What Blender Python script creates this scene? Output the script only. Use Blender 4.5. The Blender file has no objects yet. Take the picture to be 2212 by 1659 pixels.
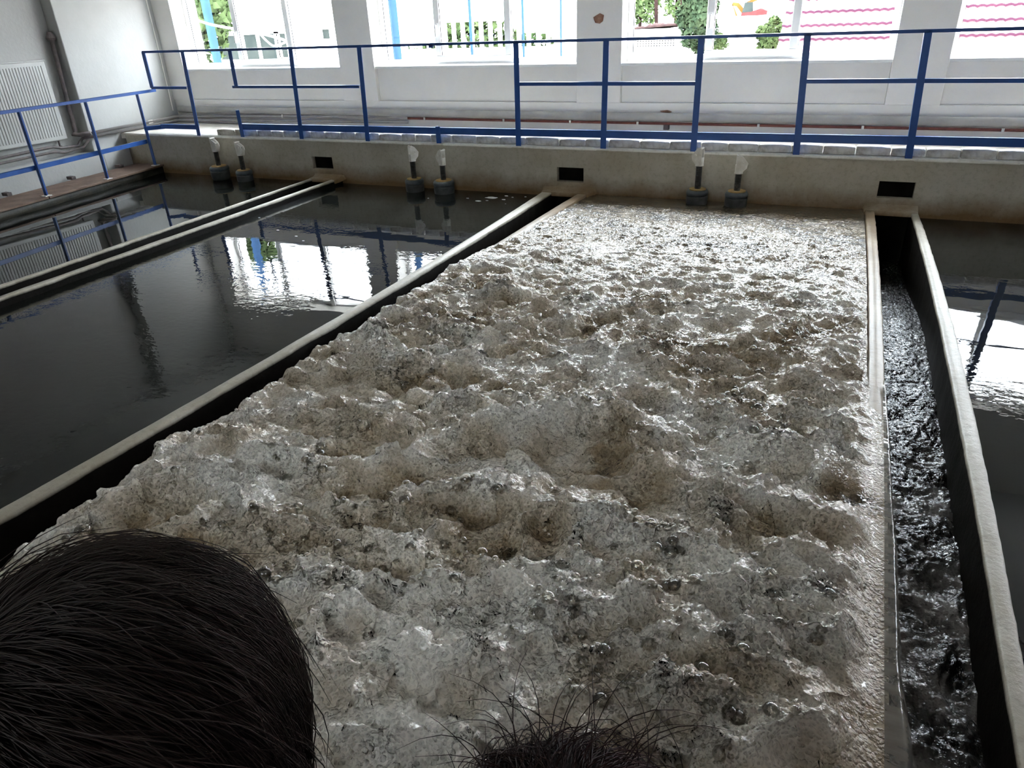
import bpy, bmesh, math, random
import numpy as np
from mathutils import Vector, Matrix
random.seed(7)
rng = np.random.default_rng(11)
S = bpy.context.scene
COL = S.collection

# ------------------------------------------------------------------ camera
CY, CP, CR, CF, CH, CD = -0.4375924, 0.4780018, -0.0448870, 1554.7, 1.7124, 7.3001
fw = Vector((math.sin(CY) * math.cos(CP), math.cos(CY) * math.cos(CP), -math.sin(CP)))
rt0 = Vector((math.cos(CY), -math.sin(CY), 0))
up0 = rt0.cross(fw)
rt = rt0 * math.cos(CR) + up0 * math.sin(CR)
up = -rt0 * math.sin(CR) + up0 * math.cos(CR)
cam_d = bpy.data.cameras.new('camera')
cam = bpy.data.objects.new('camera', cam_d)
COL.objects.link(cam)
M = Matrix((rt, up, -fw)).transposed().to_4x4()
M.translation = Vector((0, -CD, CH))
cam.matrix_world = M
cam_d.sensor_fit = 'HORIZONTAL'
cam_d.sensor_width = 36
cam_d.lens = CF / 2212 * 36
cam_d.clip_start = 0.02
cam_d.clip_end = 500
S.camera = cam

# ------------------------------------------------------------------ world, light, exposure
S.view_settings.view_transform = 'Standard'
S.view_settings.look = 'None'
S.view_settings.gamma = 1
S.view_settings.use_curve_mapping = False
S.view_settings.exposure = 2.45
SKY = 7.0
w = bpy.data.worlds.new('overcast_sky')
S.world = w
w.use_nodes = True
bg = w.node_tree.nodes['Background']
bg.inputs[0].default_value = (0.84, 0.92, 1.0, 1)
bg.inputs[1].default_value = SKY
S.cycles.use_denoising = True
S.cycles.max_bounces = 8
S.cycles.diffuse_bounces = 5
S.cycles.glossy_bounces = 4
S.cycles.transparent_max_bounces = 16
S.cycles.sample_clamp_indirect = 6
S.cycles.caustics_reflective = False
S.cycles.caustics_refractive = False


def portal(x, y, z, sx, sz, rotz):
    l = bpy.data.lights.new('portal', 'AREA')
    l.shape = 'RECTANGLE'
    l.size = sx
    l.size_y = sz
    l.cycles.is_portal = True
    o = bpy.data.objects.new('window_portal', l)
    o.location = (x, y, z)
    o.rotation_euler = (math.pi / 2, 0, rotz)
    COL.objects.link(o)


def ray(u, v):
    return rt * ((u - 1106) / CF) - up * ((v - 829.5) / CF) + fw


def at_y(u, v, Y):
    d = ray(u, v)
    return Vector((0, -CD, CH)) + d * ((Y + CD) / d.y)


def at_z(u, v, z):
    d = ray(u, v)
    return Vector((0, -CD, CH)) + d * ((z - CH) / d.z)


# ------------------------------------------------------------------ mesh helpers
class MB:
    def __init__(s):
        s.v = []
        s.f = []

    def add(s, vs, fs):
        n = len(s.v)
        s.v += [tuple(p) for p in vs]
        s.f += [tuple(i + n for i in f) for f in fs]
        return s

    def box(s, x0, x1, y0, y1, z0, z1, m=None):
        vs = [(x, y, z) for z in (z0, z1) for y in (y0, y1) for x in (x0, x1)]
        if m is not None:
            vs = [m @ Vector(p) for p in vs]
        return s.add(vs, [(0, 2, 3, 1), (4, 5, 7, 6), (0, 1, 5, 4), (2, 6, 7, 3), (0, 4, 6, 2), (1, 3, 7, 5)])

    def tube(s, pts, r, n=8, cap=True):
        pts = [Vector(p) for p in pts]
        rs = r if isinstance(r, (list, tuple)) else [r] * len(pts)
        vs = []
        prev = None
        for i, p in enumerate(pts):
            t = (pts[min(i + 1, len(pts) - 1)] - pts[max(i - 1, 0)]).normalized()
            if prev is None:
                a = t.orthogonal().normalized()
            else:
                a = (prev - t * prev.dot(t)).normalized()
            prev = a
            b = t.cross(a)
            for k in range(n):
                an = 2 * math.pi * k / n
                vs.append(p + (a * math.cos(an) + b * math.sin(an)) * rs[i])
        fs = []
        for i in range(len(pts) - 1):
            for k in range(n):
                k2 = (k + 1) % n
                fs.append((i * n + k, i * n + k2, (i + 1) * n + k2, (i + 1) * n + k))
        if cap:
            fs.append(tuple(range(n))[::-1])
            fs.append(tuple((len(pts) - 1) * n + k for k in range(n)))
        return s.add(vs, fs)

    def lathe(s, prof, cx=0, cy=0, cz=0, n=24):
        vs = []
        for r, z in prof:
            for k in range(n):
                a = 2 * math.pi * k / n
                vs.append((cx + r * math.cos(a), cy + r * math.sin(a), cz + z))
        fs = []
        for i in range(len(prof) - 1):
            for k in range(n):
                k2 = (k + 1) % n
                fs.append((i * n + k, i * n + k2, (i + 1) * n + k2, (i + 1) * n + k))
        fs.append(tuple(range(n))[::-1])
        fs.append(tuple((len(prof) - 1) * n + k for k in range(n)))
        return s.add(vs, fs)

    def prism(s, poly, d, off):
        """poly: list of 3D points; extruded by vector off."""
        n = len(poly)
        p = [Vector(q) for q in poly]
        o = Vector(off)
        return s.add(p + [q + o for q in p],
                     [tuple(range(n))[::-1], tuple(range(n, 2 * n))] +
                     [(i, (i + 1) % n, n + (i + 1) % n, n + i) for i in range(n)])

    def build(s, name, mat=None, parent=None, smooth=False, bevel=0, recalc=True, seg=2):
        me = bpy.data.meshes.new(name)
        me.from_pydata(s.v, [], s.f)
        if recalc:
            bm = bmesh.new()
            bm.from_mesh(me)
            bmesh.ops.recalc_face_normals(bm, faces=bm.faces)
            bm.to_mesh(me)
            bm.free()
        if smooth:
            me.polygons.foreach_set('use_smooth', [True] * len(me.polygons))
        o = bpy.data.objects.new(name, me)
        COL.objects.link(o)
        if mat:
            me.materials.append(mat)
        if parent:
            o.parent = parent
        if bevel:
            b = o.modifiers.new('b', 'BEVEL')
            b.width = bevel
            b.segments = seg
            b.limit_method = 'ANGLE'
        return o


def empty(name, loc=(0, 0, 0), rz=0):
    o = bpy.data.objects.new(name, None)
    o.location = loc
    o.rotation_euler = (0, 0, rz)
    o.empty_display_size = 0.1
    COL.objects.link(o)
    return o


def tag(o, label=None, cat=None, group=None, kind=None):
    if label:
        o['label'] = label
    if cat:
        o['category'] = cat
    if group:
        o['group'] = group
    if kind:
        o['kind'] = kind
    return o


def grid_mesh(name, P, mat, parent=None, smooth=True, attrs=None):
    """P: rows x cols x 3 array -> quad mesh."""
    nr, nc, _ = P.shape
    me = bpy.data.meshes.new(name)
    idx = np.arange(nr * nc).reshape(nr, nc)
    q = np.stack([idx[:-1, :-1], idx[:-1, 1:], idx[1:, 1:], idx[1:, :-1]], -1).reshape(-1, 4)
    me.vertices.add(nr * nc)
    me.vertices.foreach_set('co', P.reshape(-1).astype(np.float32))
    me.loops.add(q.size)
    me.loops.foreach_set('vertex_index', q.reshape(-1).astype(np.int32))
    me.polygons.add(len(q))
    me.polygons.foreach_set('loop_start', (np.arange(len(q)) * 4).astype(np.int32))
    if smooth:
        me.polygons.foreach_set('use_smooth', np.ones(len(q), dtype=bool))
    me.update()
    me.validate()
    for k, a in (attrs or {}).items():
        at = me.attributes.new(k, 'FLOAT', 'POINT')
        at.data.foreach_set('value', a.reshape(-1).astype(np.float32))
    o = bpy.data.objects.new(name, me)
    COL.objects.link(o)
    me.materials.append(mat)
    if parent:
        o.parent = parent
    return o


# ------------------------------------------------------------------ materials
def new_mat(name):
    m = bpy.data.materials.new(name)
    m.use_nodes = True
    nt = m.node_tree
    b = nt.nodes['Principled BSDF']
    return m, nt, b


def N(nt, t, **kw):
    n = nt.nodes.new(t)
    for k, v in kw.items():
        if k in n.inputs:
            n.inputs[k].default_value = v
        else:
            setattr(n, k, v)
    return n


def rough_mat(name, c1, c2, rough=0.7, scale=4, bump=0.3, bscale=60, bdist=0.004, detail=6, spec=0.5, metallic=0,
              stops=(0.35, 0.65), coat=0):
    m, nt, b = new_mat(name)
    tc = N(nt, 'ShaderNodeTexCoord')
    n1 = N(nt, 'ShaderNodeTexNoise', Scale=scale, Detail=detail, Roughness=0.62)
    nt.links.new(tc.outputs['Object'], n1.inputs['Vector'])
    r = N(nt, 'ShaderNodeValToRGB')
    r.color_ramp.elements[0].position, r.color_ramp.elements[1].position = stops
    r.color_ramp.elements[0].color = (*c1, 1)
    r.color_ramp.elements[1].color = (*c2, 1)
    nt.links.new(n1.outputs['Fac'], r.inputs['Fac'])
    nt.links.new(r.outputs['Color'], b.inputs['Base Color'])
    n2 = N(nt, 'ShaderNodeTexNoise', Scale=bscale, Detail=4)
    nt.links.new(tc.outputs['Object'], n2.inputs['Vector'])
    bp = N(nt, 'ShaderNodeBump', Strength=bump, Distance=bdist)
    nt.links.new(n2.outputs['Fac'], bp.inputs['Height'])
    nt.links.new(bp.outputs['Normal'], b.inputs['Normal'])
    b.inputs['Roughness'].default_value = rough
    b.inputs['Specular IOR Level'].default_value = spec
    b.inputs['Metallic'].default_value = metallic
    b.inputs['Coat Weight'].default_value = coat
    b.inputs['Coat Roughness'].default_value = 0.1
    return m


MAT = {}
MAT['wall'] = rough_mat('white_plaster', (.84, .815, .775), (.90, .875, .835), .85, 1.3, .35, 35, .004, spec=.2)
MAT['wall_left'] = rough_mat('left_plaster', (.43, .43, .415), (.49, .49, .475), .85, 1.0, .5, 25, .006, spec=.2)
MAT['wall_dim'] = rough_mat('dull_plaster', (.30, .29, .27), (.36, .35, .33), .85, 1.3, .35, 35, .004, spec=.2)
MAT['ceiling'] = rough_mat('ceiling_paint', (.52, .52, .50), (.58, .58, .56), .9, 1, .1, 20, .004, spec=.1)
MAT['blue'] = rough_mat('blue_paint', (.018, .075, .27), (.026, .10, .35), .38, 6, .12, 50, .001)
MAT['pvc'] = rough_mat('white_window_plastic', (.78, .78, .78), (.80, .80, .80), .35, 3, 0, 10)
MAT['sill'] = rough_mat('white_sill', (.80, .80, .78), (.84, .84, .82), .5, 3, .05, 30)
MAT['radiator'] = rough_mat('radiator_enamel', (.50, .50, .48), (.54, .54, .52), .45, 2, .03, 30)
MAT['brick'] = rough_mat('worn_painted_brick', (.40, .36, .29), (.72, .69, .62), .85, 9, .9, 50, .008, stops=(.35, .6))
MAT['pipe_grey'] = rough_mat('grey_painted_pipe', (.34, .32, .31), (.42, .40, .39), .5, 5, .2, 40, .002)
MAT['pipe_white'] = rough_mat('pale_lagged_pipe', (.34, .33, .32), (.44, .43, .41), .7, 3, .3, 30, .003)
MAT['pipe_red'] = rough_mat('rust_red_pipe', (.17, .05, .04), (.26, .09, .07), .6, 12, .3, 60, .002)
MAT['pipe_dark'] = rough_mat('dark_rusty_pipe', (.085, .075, .075), (.16, .125, .12), .6, 14, .5, 70, .003)
MAT['rust'] = rough_mat('rusty_plank', (.11, .065, .045), (.19, .125, .09), .75, 5, .5, 40, .004)
MAT['darkbeam'] = rough_mat('slimy_beam', (.012, .012, .009), (.05, .045, .03), .5, 7, .6, 40, .006)
MAT['steel'] = rough_mat('white_bracket_plate', (.60, .57, .50), (.80, .78, .74), .45, 14, .2, 60, .001)
MAT['rod'] = rough_mat('blackened_rod', (.015, .014, .013), (.11, .09, .07), .5, 30, .7, 90, .003, stops=(.5, .75))
MAT['flange'] = rough_mat('ochre_rusty_flange', (.38, .22, .06), (.50, .36, .16), .7, 20, .4, 80, .002)
MAT['drum'] = rough_mat('dark_rubber_drum', (.018, .02, .02), (.07, .075, .072), .45, 9, .4, 60, .003)
MAT['drumband'] = rough_mat('grey_drum_collar', (.035, .045, .05), (.09, .105, .11), .4, 12, .3, 60, .002)
MAT['outwall'] = rough_mat('white_render', (.8, .79, .77), (.84, .83, .81), .8, 2, .1, 20, spec=0.0)
MAT['ground'] = rough_mat('pale_yard', (.60, .57, .52), (.72, .70, .66), .9, .5, .2, 5, .02, spec=0.0)
MAT['outblue'] = rough_mat('sky_blue_paint', (.019, .040, .082), (.022, .046, .092), .5, 3, 0, 10, spec=0.0)
MAT['leaf'] = rough_mat('leaf_green', (.014, .024, .009), (.046, .062, .026), .6, 3, 0, 10, spec=0.0)
MAT['leaf_dark'] = rough_mat('conifer_green', (.011, .020, .012), (.030, .042, .022), .6, 3, 0, 10, spec=0.0)
MAT['bark'] = rough_mat('bark', (.008, .005, .005), (.016, .009, .008), .9, 8, .5, 20, spec=0.0)
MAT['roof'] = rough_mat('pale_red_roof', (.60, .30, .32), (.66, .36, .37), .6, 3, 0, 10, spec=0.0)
MAT['roof_lip_shade'] = rough_mat('painted_tile_lip_shade', (.035, .014, .024), (.045, .018, .028), .8, 3, 0, 10, spec=0.0)  # dark red paints the shadow line along each tile lip
MAT['darkwin'] = rough_mat('far_window_glass', (.014, .017, .016), (.022, .025, .023), .15, 2, 0, 10, spec=0.0)
MAT['orange'] = rough_mat('orange_machine_paint', (.07, .034, .010), (.08, .04, .012), .5, 3, 0, 10, spec=0.0)
MAT['redpaint'] = rough_mat('red_machine_paint', (.055, .014, .014), (.06, .018, .018), .5, 3, 0, 10, spec=0.0)
MAT['black'] = rough_mat('dull_black', (.02, .02, .02), (.04, .04, .04), .7, 3, 0, 10, spec=0.0)
MAT['reddirt'] = rough_mat('red_rubble', (.028, .018, .018), (.045, .028, .026), .9, 6, 0, 10, spec=0.0)
MAT['cable'] = rough_mat('white_cable', (.8, .8, .8), (.85, .85, .85), .5, 3, 0, 10)
MAT['void'] = rough_mat('painted_dark', (.004, .004, .003), (.012, .011, .009), .9, 6, .2, 30, spec=0.0)  # black painted in place of shade in openings and channel ends
MAT['floor'] = rough_mat('walkway_concrete', (.55, .50, .44), (.72, .69, .64), .8, 3, .4, 40, .004)
MAT['exposed'] = rough_mat('exposed_brick_red', (.20, .07, .05), (.42, .24, .16), .9, 14, .9, 60, .006)
MAT['jacket'] = rough_mat('dark_jacket', (.015, .016, .02), (.025, .027, .033), .8, 6, .4, 200, .002)
MAT['jacket2'] = rough_mat('brown_jacket', (.02, .014, .011), (.035, .025, .02), .8, 6, .4, 200, .002)
MAT['jeans'] = rough_mat('dark_denim', (.012, .016, .03), (.02, .026, .045), .85, 8, .4, 300, .001)
MAT['skin'] = rough_mat('skin', (.42, .25, .18), (.48, .29, .21), .5, 6, .1, 80, .001)
MAT['eye'] = rough_mat('eye', (.75, .75, .74), (.8, .8, .8), .15, 3, 0, 10)
MAT['shoe'] = rough_mat('shoe', (.02, .02, .02), (.03, .03, .03), .6, 6, .1, 80, .001)


def hair_mat(name, c, rough=.45):
    m, nt, b = new_mat(name)
    b.inputs['Base Color'].default_value = (*c, 1)
    b.inputs['Roughness'].default_value = rough
    b.inputs['Specular IOR Level'].default_value = .15
    return m


MAT['hair1'] = hair_mat('dark_brown_hair', (.030, .022, .018), .6)
MAT['scalp'] = hair_mat('hair_undercoat', (.008, .006, .005), .9)
MAT['hair2'] = hair_mat('reddish_black_hair', (.018, .007, .005))


def concrete(name, top, side, stain_shade, zlow, zhigh, wet=0.0, amp=.22, gloss=.6):
    """Weathered concrete: mottled paint, brown waterline stains on the beam, painted channel shade on curbs, fading out between zlow and zhigh."""
    m, nt, b = new_mat(name)
    tc = N(nt, 'ShaderNodeTexCoord')
    n1 = N(nt, 'ShaderNodeTexNoise', Scale=2.2, Detail=8, Roughness=.65)
    n3 = N(nt, 'ShaderNodeTexNoise', Scale=24, Detail=5, Roughness=.7)
    for n in (n1, n3):
        nt.links.new(tc.outputs['Object'], n.inputs['Vector'])
    r = N(nt, 'ShaderNodeValToRGB')
    r.color_ramp.elements[0].position, r.color_ramp.elements[1].position = .33, .66
    r.color_ramp.elements[0].color = (*side, 1)
    r.color_ramp.elements[1].color = (*top, 1)
    nt.links.new(n1.outputs['Fac'], r.inputs['Fac'])
    sx = N(nt, 'ShaderNodeSeparateXYZ')
    nt.links.new(tc.outputs['Object'], sx.inputs[0])
    # mask for beam stains and painted curb shade, from height + noise
    ma = N(nt, 'ShaderNodeMath', operation='MULTIPLY_ADD')
    ma.inputs[1].default_value = amp
    nt.links.new(n1.outputs['Fac'], ma.inputs[0])
    sub = N(nt, 'ShaderNodeMath', operation='SUBTRACT')
    nt.links.new(sx.outputs['Z'], sub.inputs[0])
    sub.inputs[1].default_value = amp / 2
    nt.links.new(sub.outputs[0], ma.inputs[2])
    mr = N(nt, 'ShaderNodeMapRange')
    mr.inputs['From Min'].default_value = zlow
    mr.inputs['From Max'].default_value = zhigh
    mr.inputs['To Min'].default_value = 1
    mr.inputs['To Max'].default_value = 0
    nt.links.new(ma.outputs[0], mr.inputs['Value'])
    mx = N(nt, 'ShaderNodeMix', data_type='RGBA')
    nt.links.new(mr.outputs[0], mx.inputs['Factor'])
    nt.links.new(r.outputs['Color'], mx.inputs['A'])
    mx.inputs['B'].default_value = (*stain_shade, 1)
    # speckle
    r3 = N(nt, 'ShaderNodeValToRGB')
    r3.color_ramp.elements[0].position, r3.color_ramp.elements[1].position = .25, .5
    r3.color_ramp.elements[0].color = (.55, .52, .46, 1)
    r3.color_ramp.elements[1].color = (1, 1, 1, 1)
    nt.links.new(n3.outputs['Fac'], r3.inputs['Fac'])
    ml = N(nt, 'ShaderNodeMix', data_type='RGBA', blend_type='MULTIPLY')
    ml.inputs['Factor'].default_value = .6
    nt.links.new(mx.outputs['Result'], ml.inputs['A'])
    nt.links.new(r3.outputs['Color'], ml.inputs['B'])
    nt.links.new(ml.outputs['Result'], b.inputs['Base Color'])
    bp = N(nt, 'ShaderNodeBump', Strength=.5, Distance=.006)
    nt.links.new(n3.outputs['Fac'], bp.inputs['Height'])
    nt.links.new(bp.outputs['Normal'], b.inputs['Normal'])
    b.inputs['Roughness'].default_value = gloss - .25 * wet
    sp = N(nt, 'ShaderNodeMapRange')
    sp.inputs['To Min'].default_value = .55 - .4 * wet
    sp.inputs['To Max'].default_value = .02
    nt.links.new(mr.outputs[0], sp.inputs['Value'])
    nt.links.new(sp.outputs[0], b.inputs['Specular IOR Level'])
    b.inputs['Coat Weight'].default_value = wet * .2
    b.inputs['Coat Roughness'].default_value = .3
    return m


MAT['beam'] = concrete('beam_concrete', (.50, .475, .40), (.41, .37, .28), (.20, .13, .065), -.04, .16, gloss=.7)
MAT['curb'] = concrete('curb_concrete', (.46, .42, .34), (.35, .305, .22), (.006, .005, .004), -.026, -.008, amp=.03, gloss=.42)  # near-black lower tone paints the shade of the deep channels on the sides
MAT['curb_white'] = concrete('curb_pale', (.80, .78, .72), (.62, .60, .54), (.008, .007, .005), -.03, -.008)
MAT['curb_wet'] = concrete('curb_wet_foam', (.36, .275, .18), (.25, .17, .10), (.015, .011, .007), -.05, -.02, wet=.8, amp=.03)  # dark lower tone again paints channel shade on the sides


def water_mat(name, base, rough, s1, d1, s2, d2, stretch=(1, 1, 1), spec=.5):
    m, nt, b = new_mat(name)
    b.inputs['Base Color'].default_value = (*base, 1)
    b.inputs['Roughness'].default_value = rough
    b.inputs['IOR'].default_value = 1.33
    b.inputs['Specular IOR Level'].default_value = spec
    tc = N(nt, 'ShaderNodeTexCoord')
    mp = N(nt, 'ShaderNodeMapping')
    mp.inputs['Scale'].default_value = stretch
    nt.links.new(tc.outputs['Object'], mp.inputs[0])
    a = N(nt, 'ShaderNodeTexNoise', Scale=s1, Detail=2)
    c = N(nt, 'ShaderNodeTexNoise', Scale=s2, Detail=2)
    zone = N(nt, 'ShaderNodeTexNoise', Scale=.7, Detail=1)
    nt.links.new(mp.outputs[0], a.inputs['Vector'])
    nt.links.new(mp.outputs[0], c.inputs['Vector'])
    nt.links.new(tc.outputs['Object'], zone.inputs['Vector'])
    zr = N(nt, 'ShaderNodeMapRange')
    zr.inputs['From Min'].default_value = .42
    zr.inputs['From Max'].default_value = .62
    nt.links.new(zone.outputs['Fac'], zr.inputs['Value'])
    b1 = N(nt, 'ShaderNodeBump', Strength=1, Distance=d1)
    nt.links.new(a.outputs['Fac'], b1.inputs['Height'])
    b2 = N(nt, 'ShaderNodeBump', Distance=d2)
    nt.links.new(zr.outputs[0], b2.inputs['Strength'])
    nt.links.new(c.outputs['Fac'], b2.inputs['Height'])
    nt.links.new(b1.outputs['Normal'], b2.inputs['Normal'])
    nt.links.new(b2.outputs['Normal'], b.inputs['Normal'])
    return m


MAT['calm'] = water_mat('calm_dark_water', (.012, .0125, .011), .015, 2.2, .0022, 16, .0011, (1.0, 1.5, 1))
MAT['calm_still'] = water_mat('still_dark_water', (.010, .0105, .009), .01, 1.2, .0008, 14, .0002)


def foam_mat(name, pale, mid, deep, water, attr_bump=1.0, sss=0):
    """foam attribute: 0 = bare brown water, 1 = thick froth."""
    m, nt, b = new_mat(name)
    tc = N(nt, 'ShaderNodeTexCoord')
    at = N(nt, 'ShaderNodeAttribute')
    at.attribute_name = 'foam'
    fine = N(nt, 'ShaderNodeTexNoise', Scale=38, Detail=5, Roughness=.7)
    nt.links.new(tc.outputs['Object'], fine.inputs['Vector'])
    add = N(nt, 'ShaderNodeMath', operation='MULTIPLY_ADD')
    nt.links.new(fine.outputs['Fac'], add.inputs[0])
    add.inputs[1].default_value = .32
    sb = N(nt, 'ShaderNodeMath', operation='SUBTRACT')
    nt.links.new(at.outputs['Fac'], sb.inputs[0])
    sb.inputs[1].default_value = .16
    nt.links.new(sb.outputs[0], add.inputs[2])
    r = N(nt, 'ShaderNodeValToRGB')
    e = r.color_ramp.elements
    e[0].position, e[0].color = .05, (*water, 1)
    e[1].position, e[1].color = .92, (*pale, 1)
    x = e.new(.33)
    x.color = (*deep, 1)
    x = e.new(.62)
    x.color = (*mid, 1)
    nt.links.new(add.outputs[0], r.inputs['Fac'])
    nt.links.new(r.outputs['Color'], b.inputs['Base Color'])
    rr = N(nt, 'ShaderNodeMapRange')
    rr.inputs['From Min'].default_value = .1
    rr.inputs['From Max'].default_value = .7
    rr.inputs['To Min'].default_value = .07
    rr.inputs['To Max'].default_value = .24
    nt.links.new(add.outputs[0], rr.inputs['Value'])
    nt.links.new(rr.outputs[0], b.inputs['Roughness'])
    b.inputs['IOR'].default_value = 1.38
    b.inputs['Specular IOR Level'].default_value = .6
    ag = N(nt, 'ShaderNodeAttribute')
    ag.attribute_name = 'agit'
    prev = None
    cell = []
    for sc_, rr_, st, lo in ((27, .46, .9, .50), (55, .50, .9, .40), (110, .52, .7, .0)):
        v = N(nt, 'ShaderNodeTexVoronoi', Scale=sc_, feature='F1')
        nt.links.new(tc.outputs['Object'], v.inputs['Vector'])
        cell.append(v)
        sq = N(nt, 'ShaderNodeMath', operation='MULTIPLY')
        nt.links.new(v.outputs['Distance'], sq.inputs[0])
        nt.links.new(v.outputs['Distance'], sq.inputs[1])
        sb_ = N(nt, 'ShaderNodeMath', operation='SUBTRACT')
        sb_.inputs[0].default_value = rr_ * rr_
        nt.links.new(sq.outputs[0], sb_.inputs[1])
        mx_ = N(nt, 'ShaderNodeMath', operation='MAXIMUM')
        nt.links.new(sb_.outputs[0], mx_.inputs[0])
        mx_.inputs[1].default_value = 0
        rt_ = N(nt, 'ShaderNodeMath', operation='SQRT')
        nt.links.new(mx_.outputs[0], rt_.inputs[0])
        bb = N(nt, 'ShaderNodeBump', Strength=st * attr_bump, Distance=1.0 / sc_)
        stm = N(nt, 'ShaderNodeMath', operation='MULTIPLY')
        stm.inputs[1].default_value = st * attr_bump
        nt.links.new(ag.outputs['Fac'], stm.inputs[0])
        nt.links.new(stm.outputs[0], bb.inputs['Strength'])
        if lo:
            pn = N(nt, 'ShaderNodeTexNoise', Scale=3.1 + sc_ * .03, Detail=3)
            nt.links.new(tc.outputs['Object'], pn.inputs['Vector'])
            pm = N(nt, 'ShaderNodeMapRange')
            pm.inputs['From Min'].default_value = lo
            pm.inputs['From Max'].default_value = lo + .12
            pm.inputs['To Max'].default_value = st * attr_bump
            nt.links.new(pn.outputs['Fac'], pm.inputs['Value'])
            nt.links.new(pm.outputs[0], stm.inputs[1])
        nt.links.new(rt_.outputs[0], bb.inputs['Height'])
        if prev:
            nt.links.new(prev.outputs['Normal'], bb.inputs['Normal'])
        prev = bb
    b2 = prev
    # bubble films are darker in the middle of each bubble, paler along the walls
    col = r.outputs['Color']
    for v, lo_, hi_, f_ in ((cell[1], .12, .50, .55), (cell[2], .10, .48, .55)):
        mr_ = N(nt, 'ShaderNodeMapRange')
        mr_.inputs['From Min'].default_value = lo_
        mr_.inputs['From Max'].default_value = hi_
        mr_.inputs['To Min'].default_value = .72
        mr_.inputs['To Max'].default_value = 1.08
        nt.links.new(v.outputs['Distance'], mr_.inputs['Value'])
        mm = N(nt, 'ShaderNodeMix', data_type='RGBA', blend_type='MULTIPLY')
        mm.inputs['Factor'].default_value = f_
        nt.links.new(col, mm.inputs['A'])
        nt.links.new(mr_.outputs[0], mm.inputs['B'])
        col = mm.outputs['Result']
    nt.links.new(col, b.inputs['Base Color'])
    n2 = N(nt, 'ShaderNodeTexNoise', Scale=110, Detail=3, Roughness=.6)
    nt.links.new(tc.outputs['Object'], n2.inputs['Vector'])
    b3 = N(nt, 'ShaderNodeBump', Strength=.35 * attr_bump, Distance=.005)
    nt.links.new(n2.outputs['Fac'], b3.inputs['Height'])
    nt.links.new(b2.outputs['Normal'], b3.inputs['Normal'])
    nt.links.new(b3.outputs['Normal'], b.inputs['Normal'])
    b.inputs['Coat Weight'].default_value = .5
    b.inputs['Coat Roughness'].default_value = .10
    nt.links.new(b2.outputs['Normal'], b.inputs['Coat Normal'])
    if sss:
        b.inputs['Subsurface Weight'].default_value = sss
        b.inputs['Subsurface Radius'].default_value = (1, .62, .34)
        b.inputs['Subsurface Scale'].default_value = .03
    return m


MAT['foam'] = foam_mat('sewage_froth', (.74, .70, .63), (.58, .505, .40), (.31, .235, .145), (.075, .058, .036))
MAT['chanfoam'] = foam_mat('channel_froth', (.50, .48, .45), (.26, .24, .22), (.05, .045, .04), (.012, .011, .010))


def glass_mat():
    m = bpy.data.materials.new('window_glass')
    m.use_nodes = True
    nt = m.node_tree
    nt.nodes.clear()
    out = N(nt, 'ShaderNodeOutputMaterial')
    mix = N(nt, 'ShaderNodeMixShader')
    tr = N(nt, 'ShaderNodeBsdfTransparent')
    tr.inputs[0].default_value = (.93, .95, .95, 1)
    gl = N(nt, 'ShaderNodeBsdfGlossy')
    gl.inputs['Roughness'].default_value = .01
    fr = N(nt, 'ShaderNodeFresnel')
    fr.inputs[0].default_value = 1.45
    nt.links.new(fr.outputs[0], mix.inputs[0])
    nt.links.new(tr.outputs[0], mix.inputs[1])
    nt.links.new(gl.outputs[0], mix.inputs[2])
    nt.links.new(mix.outputs[0], out.inputs[0])
    return m


MAT['glass'] = glass_mat()


def sheet_mat():
    m, nt, b = new_mat('falling_water_sheet')
    b.inputs['Base Color'].default_value = (.20, .18, .15, 1)
    b.inputs['Roughness'].default_value = .12
    out = nt.nodes['Material Output']
    tr = N(nt, 'ShaderNodeBsdfTransparent')
    tr.inputs[0].default_value = (.75, .74, .70, 1)
    mix = N(nt, 'ShaderNodeMixShader')
    tc = N(nt, 'ShaderNodeTexCoord')
    mp = N(nt, 'ShaderNodeMapping')
    mp.inputs['Scale'].default_value = (1, 5, 1.2)
    n = N(nt, 'ShaderNodeTexNoise', Scale=3, Detail=4)
    nt.links.new(tc.outputs['Object'], mp.inputs[0])
    nt.links.new(mp.outputs[0], n.inputs['Vector'])
    mr = N(nt, 'ShaderNodeMapRange')
    mr.inputs['From Min'].default_value = .35
    mr.inputs['From Max'].default_value = .65
    mr.inputs['To Min'].default_value = .35
    mr.inputs['To Max'].default_value = .95
    nt.links.new(n.outputs['Fac'], mr.inputs['Value'])
    nt.links.new(mr.outputs[0], mix.inputs[0])
    nt.links.new(tr.outputs[0], mix.inputs[1])
    nt.links.new(b.outputs[0], mix.inputs[2])
    nt.links.new(mix.outputs[0], out.inputs[0])
    bp = N(nt, 'ShaderNodeBump', Strength=.5, Distance=.01)
    nt.links.new(n.outputs['Fac'], bp.inputs['Height'])
    nt.links.new(bp.outputs['Normal'], b.inputs['Normal'])
    return m


MAT['sheet'] = sheet_mat()


def bubble_mat():
    m = bpy.data.materials.new('soap_bubble')
    m.use_nodes = True
    nt = m.node_tree
    nt.nodes.clear()
    out = N(nt, 'ShaderNodeOutputMaterial')
    mix = N(nt, 'ShaderNodeMixShader')
    tr = N(nt, 'ShaderNodeBsdfTransparent')
    tr.inputs[0].default_value = (.9, .87, .8, 1)
    gl = N(nt, 'ShaderNodeBsdfGlossy')
    gl.inputs['Roughness'].default_value = .06
    fr = N(nt, 'ShaderNodeLayerWeight')
    fr.inputs[0].default_value = .55
    nt.links.new(fr.outputs['Fresnel'], mix.inputs[0])
    nt.links.new(tr.outputs[0], mix.inputs[1])
    nt.links.new(gl.outputs[0], mix.inputs[2])
    nt.links.new(mix.outputs[0], out.inputs[0])
    return m


MAT['bubble'] = bubble_mat()

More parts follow.
